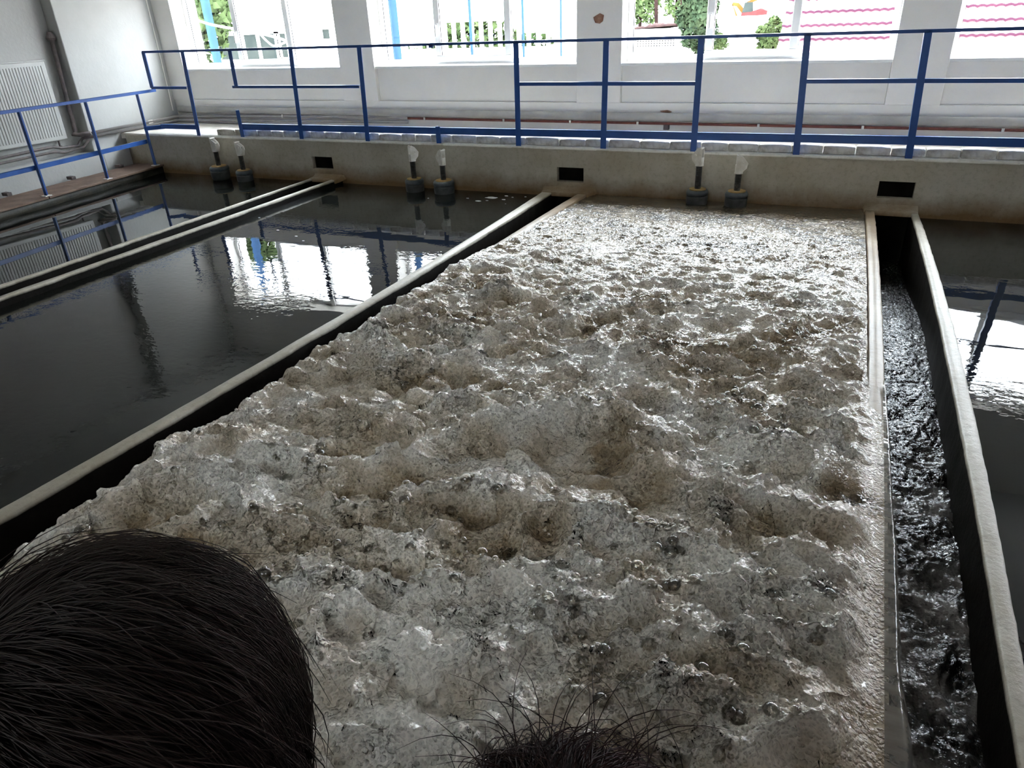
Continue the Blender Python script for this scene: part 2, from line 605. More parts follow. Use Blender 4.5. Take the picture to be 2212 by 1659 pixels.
# ------------------------------------------------------------------ numpy noise
def _h(ix, iy, seed):
    n = (ix.astype(np.int64) * 374761393 + iy.astype(np.int64) * 668265263 + seed * 974634777) & 0xffffffff
    n = ((n ^ (n >> 13)) * 1274126177) & 0xffffffff
    n = (n ^ (n >> 16)) & 0xffffffff
    return n.astype(np.float64) / 4294967296.0


def perlin(x, y, seed=0):
    xi, yi = np.floor(x), np.floor(y)
    xf, yf = x - xi, y - yi
    xi, yi = xi.astype(np.int64), yi.astype(np.int64)
    sx = xf * xf * xf * (xf * (xf * 6 - 15) + 10)
    sy = yf * yf * yf * (yf * (yf * 6 - 15) + 10)

    def g(ox, oy):
        a = _h(xi + ox, yi + oy, seed) * 2 * np.pi
        return np.cos(a) * (xf - ox) + np.sin(a) * (yf - oy)
    a = g(0, 0) * (1 - sx) + g(1, 0) * sx
    c = g(0, 1) * (1 - sx) + g(1, 1) * sx
    return (a * (1 - sy) + c * sy) * 1.5


def fbm(x, y, seed, oct=4, gain=.5):
    s, a, t = 0, 1, 0
    for i in range(oct):
        s = s + a * perlin(x * 2 ** i + i * 7.3, y * 2 ** i - i * 3.1, seed + i)
        t += a
        a *= gain
    return s / t


def caps(x, y, size, seed, rmin=.25, rmax=.5, prob=1.0):
    """height of hemispherical bubbles on a jittered grid"""
    gx, gy = x / size, y / size
    xi, yi = np.floor(gx).astype(np.int64), np.floor(gy).astype(np.int64)
    out = np.zeros_like(x)
    for ox in (-1, 0, 1):
        for oy in (-1, 0, 1):
            cx, cy = xi + ox, yi + oy
            px = cx + .15 + .7 * _h(cx, cy, seed)
            py = cy + .15 + .7 * _h(cx, cy, seed + 1)
            r = rmin + (rmax - rmin) * _h(cx, cy, seed + 2) ** 1.5
            on = _h(cx, cy, seed + 3) < prob
            d2 = (gx - px) ** 2 + (gy - py) ** 2
            out = np.maximum(out, np.where(on, np.sqrt(np.maximum(r * r - d2, 0)), 0))
    return out * size


def sstep(a, b, x):
    t = np.clip((x - a) / (b - a), 0, 1)
    return t * t * (3 - 2 * t)


# ------------------------------------------------------------------ tank plan (curb edges as functions of y)
def A0(y): return -5.9364 - .0331 * y
def A0i(y): return A0(y) + .034
def A1(y): return -5.6196 - .0194 * y
def A1o(y): return A1(y) + .05
def B0(y): return -2.897 - .0364 * y - .0068 * y * y
def B1(y): return -2.781 - .0134 * y - .0041 * y * y
def C0(y): return -2.4894 + .0443 * y + .0062 * y * y
def C1(y): return C0(y) + .10
def D1(y): return .2963 - .0272 * y - .0037 * y * y
def D0(y): return D1(y) - .075
def E0(y): return .5882 - .0321 * y - .0044 * y * y
def E1(y): return .6424 - .0443 * y - .0067 * y * y


YN = -6.8      # near end of the tanks
HB = .433      # top of the far beam
YW = 1.1       # window wall face


def divider(name, f0, f1, mat, label, zt=0.0, depth=-1.1, y0=YN, y1=0.0, rough=.003, drop=None):
    ys = np.linspace(y0, y1, 170)
    a = np.array([f0(y) for y in ys]) + rough * fbm(ys * 9, ys * 0 + 3.3, 5, 3)
    c = np.array([f1(y) for y in ys]) + rough * 1.6 * fbm(ys * 11, ys * 0 + 9.3, 15, 3)
    z = zt + .003 * fbm(ys * 3, ys * 0 + 1.7, 9, 3)
    cols = []
    for k, (x, zz) in enumerate([(a, z * 0 + depth), (a, z - .006), (a + .006, z), (c * .5 + a * .5, z), (c - .006, z), (c, z - .006),
                                 (c, z * 0 + depth), (a, z * 0 + depth)]):
        cols.append(np.stack([x, ys, zz], -1))
    P = np.stack(cols, 1)
    o = grid_mesh(name, P, mat, smooth=False)
    tag(o, label, None, None, 'structure')
    return o


# ================================================================== STRUCTURE
XL, XR, YB, ZC = -9.40, 7.2, -9.3, 3.25
WIN = [(-8.89, -6.17, -7.97, -7.09), (-5.64, -2.94, -4.80, -3.87), (-2.42, .26, -1.52, -.68),
       (.74, 3.42, 1.62, 2.52), (3.92, 6.6, 4.8, 5.7)]
ZS, ZT = 1.155, 2.2     # sill and head heights

# window wall: base, panels under the windows, pilasters, lintel
m = MB()
m.box(-9.6, XR + .2, 1.09, 1.55, -1.1, .745)            # base wall, a little proud
edges = [-9.6] + [e for wdw in WIN for e in wdw[:2]] + [XR + .2]
for i in range(0, len(edges), 2):
    m.box(edges[i], edges[i + 1], 1.07, 1.55, .745, ZT)     # pilasters
for wdw in WIN:
    m.box(wdw[0], wdw[1], 1.125, 1.55, .745, ZS - .005)
m.box(-9.6, XR + .2, 1.07, 1.55, ZT, ZC)
tag(m.build('wall_back', MAT['wall'], bevel=.006), 'white plastered wall with pilasters between the windows', kind='structure')

# left wall: pier by the corner, niche with radiator
m = MB()
m.box(-9.75, -9.22, -.45, 1.09, -1.1, ZC)
m.box(-9.75, -9.40, -6, -.45, -1.1, ZC)
m.box(-9.75, -9.22, -9.3, -6, -1.1, ZC)
# slanted plinth over the walkway
pl = [(-9.395, -6, -1.1), (-8.55, -6, -1.1), (-9.06, -.452, -1.1), (-9.395, -.452, -1.1)]
m.prism(pl, 0, (0, 0, 1.36))
m.prism([(-9.3, -.452, -1.1), (-9.06, -.452, -1.1), (-9.10, 0, -1.1), (-9.3, 0, -1.1)], 0, (0, 0, 1.36))
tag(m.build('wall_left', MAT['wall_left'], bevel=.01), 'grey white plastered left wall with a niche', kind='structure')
m = MB()
m.box(XR, XR + .3, YB, 1.55, -1.1, ZC)
tag(m.build('wall_right', MAT['wall']), kind='structure')
m = MB()
FILL_WIN = [(-2.6, -.2)]  # unseen window behind the camera, added to brighten the window wall
m.box(-9.6, XR + .2, YB - .3, YB, -1.1, 2.5)
m.box(-9.6, XR + .2, YB - .3, YB, 2.95, ZC)
ed = [-9.6] + [e for q in FILL_WIN for e in q] + [XR + .2]
for i in range(0, len(ed), 2):
    m.box(ed[i], ed[i + 1], YB - .3, YB, 2.5, 2.95)
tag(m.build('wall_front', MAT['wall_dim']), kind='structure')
m = MB()
m.box(-9.75, XR + .3, YB - .3, 1.55, ZC, ZC + .2)
tag(m.build('ceiling', MAT['ceiling']), kind='structure')
m = MB()
m.box(-9.75, XR + .3, YB - .3, 1.55, -1.3, -1.1)
tag(m.build('floor', MAT['void']), kind='structure')
# near walkway people stand on
m = MB()
m.box(-8.5, XR, YB, YN, -1.1, 0)
tag(m.build('floor_near', MAT['floor']), kind='structure')
# walkway behind the bricks
m = MB()
m.box(-9.22, XR, .50, 1.09, .36, HB - .004)
m.box(-9.22, -7.52, .02, .50, .36, HB - .004)
tag(m.build('floor_walkway', MAT['floor']), 'pale raised walkway along the window wall', kind='structure')

# far beam with three rectangular openings
holes = [(-5.985, -5.68), (-2.78, -2.483), (.302, .592)]
hz0, hz1 = .083, .230
m = MB()
zb, zt = -1.1, HB - .02
xs = [-9.12]
for a, c in holes:
    xs += [a, c]
xs += [XR]
for i in range(len(xs) - 1):
    x0, x1 = xs[i], xs[i + 1]
    if i % 2 == 0:
        m.box(x0, x1, 0, .5, zb, zt)
    else:
        m.box(x0, x1, 0, .5, zb, hz0)
        m.box(x0, x1, 0, .5, hz1, zt)
        m.box(x0, x1, .42, .5, hz0, hz1)
beam = m.build('wall_tank_end', MAT['beam'])
tag(beam, 'weathered beige concrete wall at the far end of the tanks', kind='structure')
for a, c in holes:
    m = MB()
    m.box(a + .002, c - .002, .06, .415, hz0 + .002, hz1 - .002)  # black block stands in for the shade inside the opening
    tag(m.build('trim_opening_shade', MAT['void']), 'rectangular opening through the beam wall, its inner shade filled in black', kind='structure')
# thin cap lip with a broken edge
ys = []
X = np.arange(-8.75, XR, .012)
zz = HB - .018 + .004 * fbm(X * 4, X * 0, 3, 3)
fy = -.012 + .006 * fbm(X * 6, X * 0 + 4, 8, 3)
nt_ = np.zeros_like(X)
for bx in (-7.78, -6.1, -5.15, -4.19, -3.22, -2.28, -1.37, -.44, .47, 1.4):
    nt_ = np.maximum(nt_, np.where(np.abs(X - bx - .0) < .07, 1, 0))
fy = fy + nt_ * .02
P = np.stack([np.stack([X, fy, zz - .004], -1), np.stack([X, fy + .0, zz + .014], -1), np.stack([X, fy * 0 + .2, zz * 0 + HB], -1),
              np.stack([X, fy * 0 + .5, zz * 0 + HB], -1)], 1)
cap = grid_mesh('trim_beam_edge', P, MAT['curb_white'], smooth=False)
tag(cap, 'thin pale mortar lip along the beam edge', kind='structure')
# flared sills under each opening where the channel meets the beam
for f0, f1, FL in ((A0, A1o, .045), (B0, C1, .05), (D0, E1, .008)):
    a, c = f0(0), f1(0)
    P = []
    for k in range(9):
        t = k / 8
        y = -.17 * t
        fl = FL * (1 - t) ** 2.0
        z = .004 + .025 * (1 - t) ** 3
        P.append([(a - fl - .01, y, z - .05), (a - fl * .7, y, z - .002), (a + .05, y, z), (c - .05, y, z), (c + fl * .7, y, z - .002),
                  (c + fl + .01, y, z - .05)])
    P.append([(q[0], -.17, -.035) for q in P[-1]])
    s = grid_mesh('trim_channel_head', np.array(P), MAT['beam'])
    tag(s, kind='structure')

divider('wall_divider', A0, A0i, MAT['curb'], 'narrow concrete rim left of the first dark channel')
divider('wall_divider', A1, A1o, MAT['curb'], 'narrow concrete rim right of the first dark channel')
divider('wall_divider', B0, B1, MAT['curb'], 'concrete rim left of the wide dark channel')
divider('wall_divider', C0, C1, MAT['curb_wet'], 'wet concrete rim under the foam on its left side', zt=.0)
divider('wall_divider', D0, D1, MAT['curb_wet'], 'wet tan concrete rim on the right side of the foam', zt=.0)
divider('wall_divider', E0, E1, MAT['curb'], 'concrete rim right of the narrow flowing channel')

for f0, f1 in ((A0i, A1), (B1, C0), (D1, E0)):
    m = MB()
    m.box(f0(0), f1(0), -.012, 0, -1.1, -.035)  # black panel paints the shade at the channel's far end
    tag(m.build('trim_channel_shade', MAT['void']), kind='structure')
# ================================================================== WINDOWS
def window(i, x0, x1, ma, mb):
    r = empty('window_%d' % i, (x0, 1.3, ZS))
    r['kind'] = 'structure'
    W = x1 - x0
    a, c = ma - x0, mb - x0
    H = ZT - ZS
    m = MB()
    t = .055
    m.box(0, W, 0, .07, .0, .06)
    m.box(0, W, 0, .07, H - .06, H)
    m.box(0, t, 0, .07, .06, H - .06)
    m.box(W - t, W, 0, .07, .06, H - .06)
    m.box(a - .03, a + .03, 0, .07, .06, H - .06)
    m.box(c - .03, c + .03, 0, .07, .06, H - .06)
    m.build('window_frame', MAT['pvc'], r, bevel=.006)
    # opening sash in the middle
    m = MB()
    s0, s1 = a - .045, c + .045
    m.box(s0, s1, -.03, 0, .03, .10)
    m.box(s0, s1, -.03, 0, H - .10, H - .03)
    m.box(s0, s0 + .08, -.03, 0, .10, H - .10)
    m.box(s1 - .08, s1, -.03, 0, .10, H - .10)
    sash = m.build('sash', MAT['pvc'], r, bevel=.008)
    m = MB()
    hx, hz = s0 + .04, .42
    m.box(hx - .014, hx + .014, -.042, -.03, hz - .04, hz + .04)
    m.box(hx - .009, hx + .009, -.075, -.042, hz + .0, hz + .02)
    m.box(hx - .010, hx + .010, -.085, -.068, hz - .11, hz + .025)
    m.build('handle', MAT['pvc'], sash, bevel=.003)
    m = MB()
    m.tube([(s1 + .008, -.04, .12), (s1 + .008, -.04, .20)], .008)
    m.build('hinge', MAT['pvc'], sash)
    for p0, p1, y in ((t, a - .03, .03), (s0 + .08, s1 - .08, -.015), (c + .03, W - t, .03)):
        zz0, zz1 = (.10, H - .10) if y < 0 else (.06, H - .06)
        m = MB()
        m.add([(p0, y, zz0), (p1, y, zz0), (p1, y, zz1), (p0, y, zz1)], [(0, 1, 2, 3)])
        m.build('pane', MAT['glass'], r, recalc=False)
        # black sealing strip on the left side of each light
        g = MB()
        g.box(p0, p0 + .006, y - .004, y + .002, zz0, zz1)
        g.build('seal', MAT['black'], r)
    m = MB()
    m.box(-.02, W + .02, -.22, .0, -.03, .0)
    m.build('window_sill', MAT['sill'], r, bevel=.006)
    portal((x0 + x1) / 2, 1.52, (ZS + ZT) / 2, W, H, 0)
    return r


for i, wdw in enumerate(WIN):
    window(i + 1, *wdw)
for k, (a, c) in enumerate(FILL_WIN):  # added fill window, out of view
    r = empty('window_%d' % (k + 6), (a, YB - .15, 2.5))
    r['kind'] = 'structure'
    m = MB()
    W = c - a
    for q in ((0, W, 0, .05), (0, W, .40, .45), (0, .05, .05, .40), (W - .05, W, .05, .40), (W / 2 - .03, W / 2 + .03, .05, .40)):
        m.box(q[0], q[1], 0, .06, q[2], q[3])
    m.build('window_frame', MAT['pvc'], r)
    m = MB()
    m.add([(.05, .03, .05), (W - .05, .03, .05), (W - .05, .03, .40), (.05, .03, .40)], [(0, 1, 2, 3)])
    m.build('pane', MAT['glass'], r, recalc=False)
    portal((a + c) / 2, YB - .28, 2.725, W, .45, math.pi)

# ================================================================== WATER
def soft(v, e=.006):
    return np.sqrt(v * v + e)


def foam_height(x, y):
    near = sstep(-.9, -4.2, y)
    A = .12 + .88 * near
    ca, cb_ = x * .906 + y * .423, -x * .423 + y * .906      # along / across the crests
    w1 = fbm(x * 1.1, y * 1.1, 21, 3)
    w2 = fbm(x * 1.1 + 9, y * 1.1 - 4, 31, 3)
    a, b = ca + .28 * w1, cb_ + .20 * w2
    r1 = 1 - 2.0 * soft(perlin(a * 1.25, b * 2.9, 2), .004)
    r2 = 1 - 2.0 * soft(perlin(a * 2.9 + 3, b * 6.2, 3), .006)
    wf = .022 * perlin(x * 9, y * 9, 44)
    q1 = soft(perlin((x + wf) * 6.5, (y + wf) * 9.5, 4), .01)
    q2 = soft(perlin((x + wf) * 14, (y - wf) * 18, 5), .012)
    low = A * (.038 * r1 + .023 * r2) + (.25 + .75 * near) * .026 * q1
    patch = .45 + .55 * sstep(-.25, .25, fbm(x * 2.3, y * 2.3, 66, 2))
    lx, ly = x + .035 * perlin(x * 8, y * 8, 71) + .012 * perlin(x * 22, y * 22, 73), y + .03 * perlin(x * 8 + 4, y * 8, 72) + .012 * perlin(x * 22, y * 22, 74)
    lumps = .34 * caps(lx, ly * 1.25, .17, 600, .22, .62) + .36 * caps(lx, ly * 1.2, .085, 610, .22, .60) + .34 * caps(lx, ly * 1.1, .042, 620, .22, .58)
    low = low + (.12 + .88 * near) * .25 * caps(lx, ly * 1.25, .17, 600, .22, .62)
    h = low + (.18 + .62 * near) * (.5 + .5 * patch) * lumps + .55 * (.35 + .65 * near) * patch * (.019 * q2 + .0095 * soft(perlin(x * 29, y * 34, 6), .015))
    h = h + (.5 + .5 * near) * patch * .0052 * perlin(x * 52, y * 60, 8) + .0022 * perlin(x * 95, y * 115, 9)
    return h, low, near, r1, r2, q1


RIDGES = [
    (.055, [(250, 1090), (330, 1055), (430, 1035), (520, 1080), (620, 1150), (740, 1120)]),
    (.060, [(370, 985), (480, 955), (600, 985), (700, 1030), (800, 1040), (900, 1000), (1010, 950), (1130, 925), (1290, 900)]),
    (.060, [(1290, 900), (1360, 950), (1440, 1030), (1530, 1060), (1640, 1090), (1760, 1125), (1890, 1150)]),
    (.055, [(880, 1120), (1000, 1070), (1110, 1085), (1230, 1125), (1350, 1155), (1480, 1180), (1640, 1195), (1780, 1225), (1890, 1280)]),
    (.055, [(640, 1240), (760, 1200), (900, 1210), (1000, 1225), (1090, 1290)]),
    (.060, [(900, 1310), (1000, 1260), (1100, 1285), (1250, 1320), (1400, 1340), (1560, 1390), (1650, 1450)]),
    (.030, [(850, 668), (900, 690), (960, 705)]),
    (.030, [(740, 775), (850, 770), (930, 790), (1000, 765)]),
    (.022, [(1000, 640), (1130, 660), (1250, 690), (1400, 650), (1520, 610)]),
    (.018, [(1290, 905), (1305, 800), (1290, 700)]),
    (.060, [(700, 1500), (800, 1440), (900, 1430), (1000, 1500), (1120, 1420), (1180, 1370), (1240, 1430)]),
    (.050, [(1700, 1390), (1800, 1410), (1900, 1480)]),
    (.045, [(1150, 1130), (1100, 1200), (1020, 1330)]),
    (.024, [(1380, 760), (1480, 740), (1600, 770), (1700, 800), (1850, 790)]),
    (.026, [(1330, 860), (1450, 850), (1560, 890), (1700, 880), (1840, 930)]),
    (.035, [(540, 900), (640, 880), (760, 890), (840, 930)]),
    (.055, [(1150, 1560), (1300, 1500), (1420, 1480), (1560, 1540), (1700, 1560)]),
    (.050, [(330, 1180), (430, 1150), (520, 1180), (600, 1230)]),
    (.055, [(680, 1390), (780, 1345), (880, 1370), (940, 1345)]),
    (.060, [(700, 1620), (800, 1550), (900, 1565), (980, 1620)]),
    (.050, [(1250, 1255), (1400, 1262), (1520, 1300), (1700, 1325), (1820, 1370)]),
    (.055, [(1320, 1430), (1450, 1400), (1600, 1450), (1720, 1490), (1850, 1600)]),
    (.050, [(1600, 1630), (1700, 1570), (1800, 1545), (1900, 1590)]),
    (.050, [(1040, 1560), (1120, 1500), (1220, 1510), (1320, 1590)]),
    (.045, [(470, 1300), (560, 1270), (660, 1290)]),
]
DOMES = [(1085, 625, .13, .07), (825, 735, .17, .08), (1680, 965, .16, .08), (860, 815, .20, .045), (1020, 880, .10, .05),
         (1340, 600, .12, .03), (1900, 1400, .14, .05), (1560, 1130, .10, .05), (760, 1290, .12, .04), (1430, 760, .10, .03),
         (1440, 1510, .08, .05), (1780, 1290, .08, .05), (1060, 1460, .07, .045), (1250, 1190, .09, .045), (700, 1460, .08, .05)]


def ridge_field(x, y):
    wob = .06 * perlin(x * 3.2, y * 3.2, 77) + .03 * perlin(x * 9, y * 9, 78)
    xx, yy = x + wob, y + wob * .8
    tot = np.zeros_like(x)
    for hgt, px in RIDGES:
        pts = [at_z(u, v, .05) for u, v in px]
        best = np.full_like(x, 1e9)
        side = np.zeros_like(x)
        for a, c in zip(pts[:-1], pts[1:]):
            dx, dy = c.x - a.x, c.y - a.y
            L2 = dx * dx + dy * dy
            t = np.clip(((xx - a.x) * dx + (yy - a.y) * dy) / L2, 0, 1)
            qx, qy = xx - a.x - t * dx, yy - a.y - t * dy
            d = np.hypot(qx, qy)
            s = qy
            side = np.where(d < best, s, side)
            best = np.minimum(best, d)
        wd = hgt * 1.25 + .012
        wl = np.where(side > 0, wd * 1.9, wd)   # steep toward the viewer, gentle behind
        tot = np.maximum(tot, hgt * np.exp(-(best / wl) ** 2))
    for u, v, r, hg in DOMES:
        p = at_z(u, v, .03)
        d = np.hypot(x - p.x, (y - p.y)) / r
        ang = np.arctan2(y - p.y, x - p.x)
        tot = tot + .8 * hg * np.exp(-d ** 2.2) * (1 + .12 * np.sin(ang * 13 + 3 * perlin(x * 6, y * 6, 4)))
    return tot


rows = [YN]
while rows[-1] < -.012:
    d = 1.0 + (rows[-1] - YN)
    rows.append(rows[-1] + min(.0040 + .0008 * (rows[-1] + 6.3), .009) if rows[-1] > -6.3 else rows[-1] + .012)
rows = np.array(rows[:-1] + [-.004])
NC = 690
tcol = np.linspace(0, 1, NC)
Yg = np.repeat(rows[:, None], NC, 1)
xa = C0(rows)[:, None] - .012
xb = D1(rows)[:, None] + .0
Xg = xa + (xb - xa) * tcol[None, :]
h, low, near, p1, p2, p3 = foam_height(Xg, Yg)
rd = ridge_field(Xg, Yg)
# clustered bubbles along seams
seam = sstep(.02, .30, fbm(Xg * 1.7 + 5, Yg * 1.7, 61, 3) + .25 * sstep(.02, .05, rd))
cb = caps(Xg, Yg, .034, 100, .10, .40, .7) * (.15 + .85 * seam) * (.3 + .7 * near)
cs = np.maximum(caps(Xg, Yg, .021, 120, .15, .46, .9), caps(Xg, Yg, .0145, 130, .3, .48, .95) * .9)
cm_ = caps(Xg, Yg, .07, 140, .1, .33, .35) * seam * near
hh = h + 1.6 * rd * (.35 + .65 * near) + np.maximum(np.maximum(cb * .75, cm_ * .6), cs * (.35 + .4 * seam) * (.45 + .55 * near))
hh = hh + (1 - sstep(-1.2, -2.8, Yg)) * (.007 * perlin(Xg * 12, Yg * 22, 510) + .0055 * perlin(Xg * 28, Yg * 44, 511)) * sstep(.05, -.4, Yg)
mean = -.035 + .045 * sstep(0, -2.2, Yg) - .03 * near
z = mean + hh
agit = .06 + .94 * sstep(-.12, -1.0, Yg + .3 * fbm(Xg * 1.8, Yg * 2.5, 520, 2))
hh = hh * (.25 + .75 * agit)
z = mean + hh
# edges: left lip stays on the rim, right edge thins to a film over rim D
dl = Xg - C0(rows)[:, None]
dr = xb - Xg
lft = sstep(-.02, .16, dl)
keep_l = sstep(-1.4, -2.6, Yg)
z = z * (lft * 1.0 + (1 - lft) * (.35 + .25 * keep_l)) + (1 - lft) * (-.008 * (1 - keep_l) + .014 * keep_l)
rgt = sstep(.03, .19, dr)
film = sstep(-2.8, -4.5, Yg + .35 * perlin(Yg * 2.2, Xg * 2, 222))
film_z = .006 + .012 * sstep(-4.5, -6.3, Yg) + .006 * perlin(Xg * 5, Yg * 3.5, 200)
edge_z = film * film_z + (1 - film) * (-.012 + .010 * perlin(Xg * 9, Yg * 9, 201))
z = z * rgt + edge_z * (1 - rgt) + .0015 * perlin(Xg * 60, Yg * 60, 203)
# bury the sheet just under the dry stretch of rim D
onrim = sstep(.085, .070, dr) * (1 - film)
z = z - onrim * .05
onrimc = sstep(.085, .07, dl) * (1 - keep_l)
z = z - onrimc * .05
# choppy horizontal push
gy, gx = np.gradient(low + rd)
gyy = gy / np.gradient(Yg, axis=0)
gxx = gx / np.gradient(Xg, axis=1)
k = .018 * near * rgt * lft
Px = Xg - np.clip(gxx, -1.2, 1.2) * k * -1
Py = Yg - np.clip(gyy, -1.2, 1.2) * k * -1 - .35 * rd * near * rgt
Py = np.minimum(Py, -.002)
# froth thickness: pale on crests, thin and brown in the troughs
rel = .30 * p1 + .30 * p2 + .5 * p3 + 5.0 * rd
n0 = fbm(Xg * 2.1, Yg * 2.1, 91, 4)
foam = .56 + .60 * (rel - .45) + .62 * n0
foam = foam * (.0 + 1.0 * sstep(-.02, -1.9, Yg)) + .1 * (1 - sstep(0, -1.2, Yg))
foam = np.clip(foam + .10 * sstep(-.3, -2.0, Yg), 0, 1)
ripf = 1 - sstep(-1.2, -2.6, Yg)
foam = np.clip(foam + 0 * ripf * (caps(Xg, Yg, .05, 500, .2, .5, .9) / .02 - .45) * sstep(-.05, -.5, Yg), 0, 1)
foam = foam * (1 - ripf) + (.15 + .85 * sstep(-.1, -1.0, Yg + .25 * n0)) * ripf * np.clip(.26 + .35 * n0 + .20 * perlin(Xg * 7, Yg * 14, 515), 0, 1)
foam = foam * (rgt * 1 + (1 - rgt) * .75)
P = np.stack([Px, Py, z], -1)
lip = P[:, 0, :].copy()
lip[:, 0] -= .006
lip[:, 2] -= .02
lip2 = lip.copy()
lip2[:, 2] -= .03
lip2[:, 0] += .02
P = np.concatenate([lip2[:, None], lip[:, None], P], 1)
foam = np.concatenate([foam[:, :1], foam[:, :1], foam], 1)
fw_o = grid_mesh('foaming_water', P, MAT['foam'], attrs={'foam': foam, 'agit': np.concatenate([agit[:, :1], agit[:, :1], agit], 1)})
tag(fw_o, 'churning cream and brown foam filling the big middle tank', 'water', kind='stuff')

# large single bubbles riding on the froth
bm_v, bm_f = [], []
ring = [(1.0, 0), (.94, .35), (.77, .64), (.5, .87), (.17, .985)]
nb = 0
tries = 0
Hmap = z
while nb < 1500 and tries < 30000:
    tries += 1
    i = int(rng.integers(20, len(rows) - 300))
    j = int(rng.integers(20, NC - 40))
    if seam[i, j] < .45 or near[i, j] < .35 or rgt[i, j] < .8:
        continue
    r = .0055 + .020 * rng.random() ** 3.0
    cx, cy, cz = P[i, j + 2]
    n = len(bm_v)
    for rr, hz_ in ring:
        for q in range(10):
            a = q * math.pi / 5
            bm_v.append((cx + r * rr * math.cos(a), cy + r * rr * math.sin(a), cz - .15 * r + r * hz_ * .95))
    for kx in range(4):
        for q in range(10):
            q2 = (q + 1) % 10
            bm_f.append((n + kx * 10 + q, n + kx * 10 + q2, n + (kx + 1) * 10 + q2, n + (kx + 1) * 10 + q))
    bm_f.append(tuple(n + 40 + q for q in range(10)))
    nb += 1
mb = MB()
mb.v, mb.f = bm_v, bm_f
tag(mb.build('foam_bubbles', MAT['bubble'], smooth=True, recalc=False), 'shiny round bubbles riding on the foam in the middle tank',
    'bubbles', kind='stuff')

# water falling over rim D into the narrow channel
ys = np.arange(YN, -3.7, .012)
prof = np.linspace(0, 1, 34)
Yc = np.repeat(ys[:, None], 34, 1)
T = np.repeat(prof[None], len(ys), 0)
push = (.030 + .080 * sstep(-4.2, -6.3, Yc)) * sstep(-3.7, -4.3, Yc) * (1 + .5 * perlin(Yc * 2.1, Yc * 0 + 3, 301))
Xc = D1(Yc) - .012 + .016 * sstep(0, .2, T) + push * (T ** .6) + .014 * perlin(Yc * 4.2, T * 1.6, 303) * T + .004 * perlin(Yc * 16, T * 3, 305) * T
fz = .006 + .012 * sstep(-4.5, -6.3, Yc) + .006 * perlin(Xc * 5, Yc * 3.5, 200)
Zc = fz + .004 - .30 * np.clip(T - .12, 0, 1) ** 1.3 / .88
Yc2 = Yc + .01 * perlin(Yc * 6, T * 3, 304)
ov = grid_mesh('overflow_sheet', np.stack([Xc, Yc2, Zc], -1), MAT['sheet'])
tag(ov, 'glassy grey sheet of water spilling over the rim into the narrow channel', 'water', kind='stuff')

# narrow channel water
rows2 = np.arange(YN, -.05, .009)
nc2 = 60
Yd = np.repeat(rows2[:, None], nc2, 1)
t2 = np.linspace(0, 1, nc2)[None]
Xd = D1(Yd[:, :1]) + (E0(Yd[:, :1]) - D1(Yd[:, :1])) * t2
nz = sstep(-1.6, -5.5, Yd)
wxx = Xd + .05 * perlin(Xd * 5, Yd * 5, 401)
Zd = -.275 - .19 * sstep(-2.4, -.5, Yd) + (.006 + .020 * nz) * perlin(wxx * 9, Yd * 8, 402) + (.006 + .014 * nz) * np.abs(perlin(wxx * 22, Yd * 20, 403)) \
    + .004 * perlin(Xd * 45, Yd * 45, 404) + .035 * nz * np.abs(perlin(Xd * 4, Yd * 3.5, 405))
fo = np.clip(-.28 + .72 * nz + .5 * fbm(Xd * 6, Yd * 5, 406, 4) * (.3 + nz), 0, 1)
ch = grid_mesh('channel_water', np.stack([Xd, Yd, Zd], -1), MAT['chanfoam'], attrs={'foam': fo, 'agit': fo * 0 + .6})
tag(ch, 'dark choppy water rushing down the narrow right channel', 'water', kind='stuff')

def flat_water(name, f0, f1, z, mat, label, y0=YN, y1=0.0):
    ys = np.linspace(y0, y1, 40)
    P = []
    for y in ys:
        a, c = f0(y), f1(y)
        P.append([(a + (c - a) * t, y, z) for t in np.linspace(0, 1, 12)])
    o = grid_mesh(name, np.array(P), mat)
    tag(o, label, 'water', kind='stuff')
    return o


flat_water('still_water', lambda y: max(-9.1, -8.9 - 0 * y) if y > -.3 else -9.0 - .11 * y * 0, A0, -.072, MAT['calm_still'],
           'still dark water in the far left tank, mirroring the left wall')
flat_water('still_water', A1o, B0, -.072, MAT['calm'], 'dark rippled water left of the wide channel, mirroring the windows')
flat_water('still_water', E1, lambda y: XR, -.078, MAT['calm'], 'dark water in the right tank, beyond the last concrete rim')
flat_water('still_water', A0i, A1, -.42, MAT['calm_still'], 'black water deep in the first narrow channel')
flat_water('still_water', B1, C0, -.62, MAT['calm_still'], 'black water deep in the wide channel beside the foam')

# foam flecks on the middle calm tank
m = MB()
flk = [(1062, 427, .055), (1033, 434, .03), (1094, 423, .015), (1088, 431, .018), (1052, 433, .012), (1107, 426, .01), (1010, 428, .012),
       (1135, 425, .01), (925, 428, .008), (1092, 440, .006), (600, 497, .012), (640, 510, .012), (655, 520, .01), (560, 470, .01)]
for u, v, r in flk:
    p = at_z(u, v, -.07)
    n = 11
    ring_ = [(p.x + r * (1 + .5 * rng.random()) * math.cos(k * 2 * math.pi / n), p.y + r * .55 * (1 + .6 * rng.random()) * math.sin(k * 2 * math.pi / n), -.073)
             for k in range(n)]
    m.prism(ring_, 0, (0, 0, .004))
tag(m.build('foam_flecks', MAT['cable']), 'small white foam flecks floating near the far end of the rippled tank', 'foam', kind='stuff')

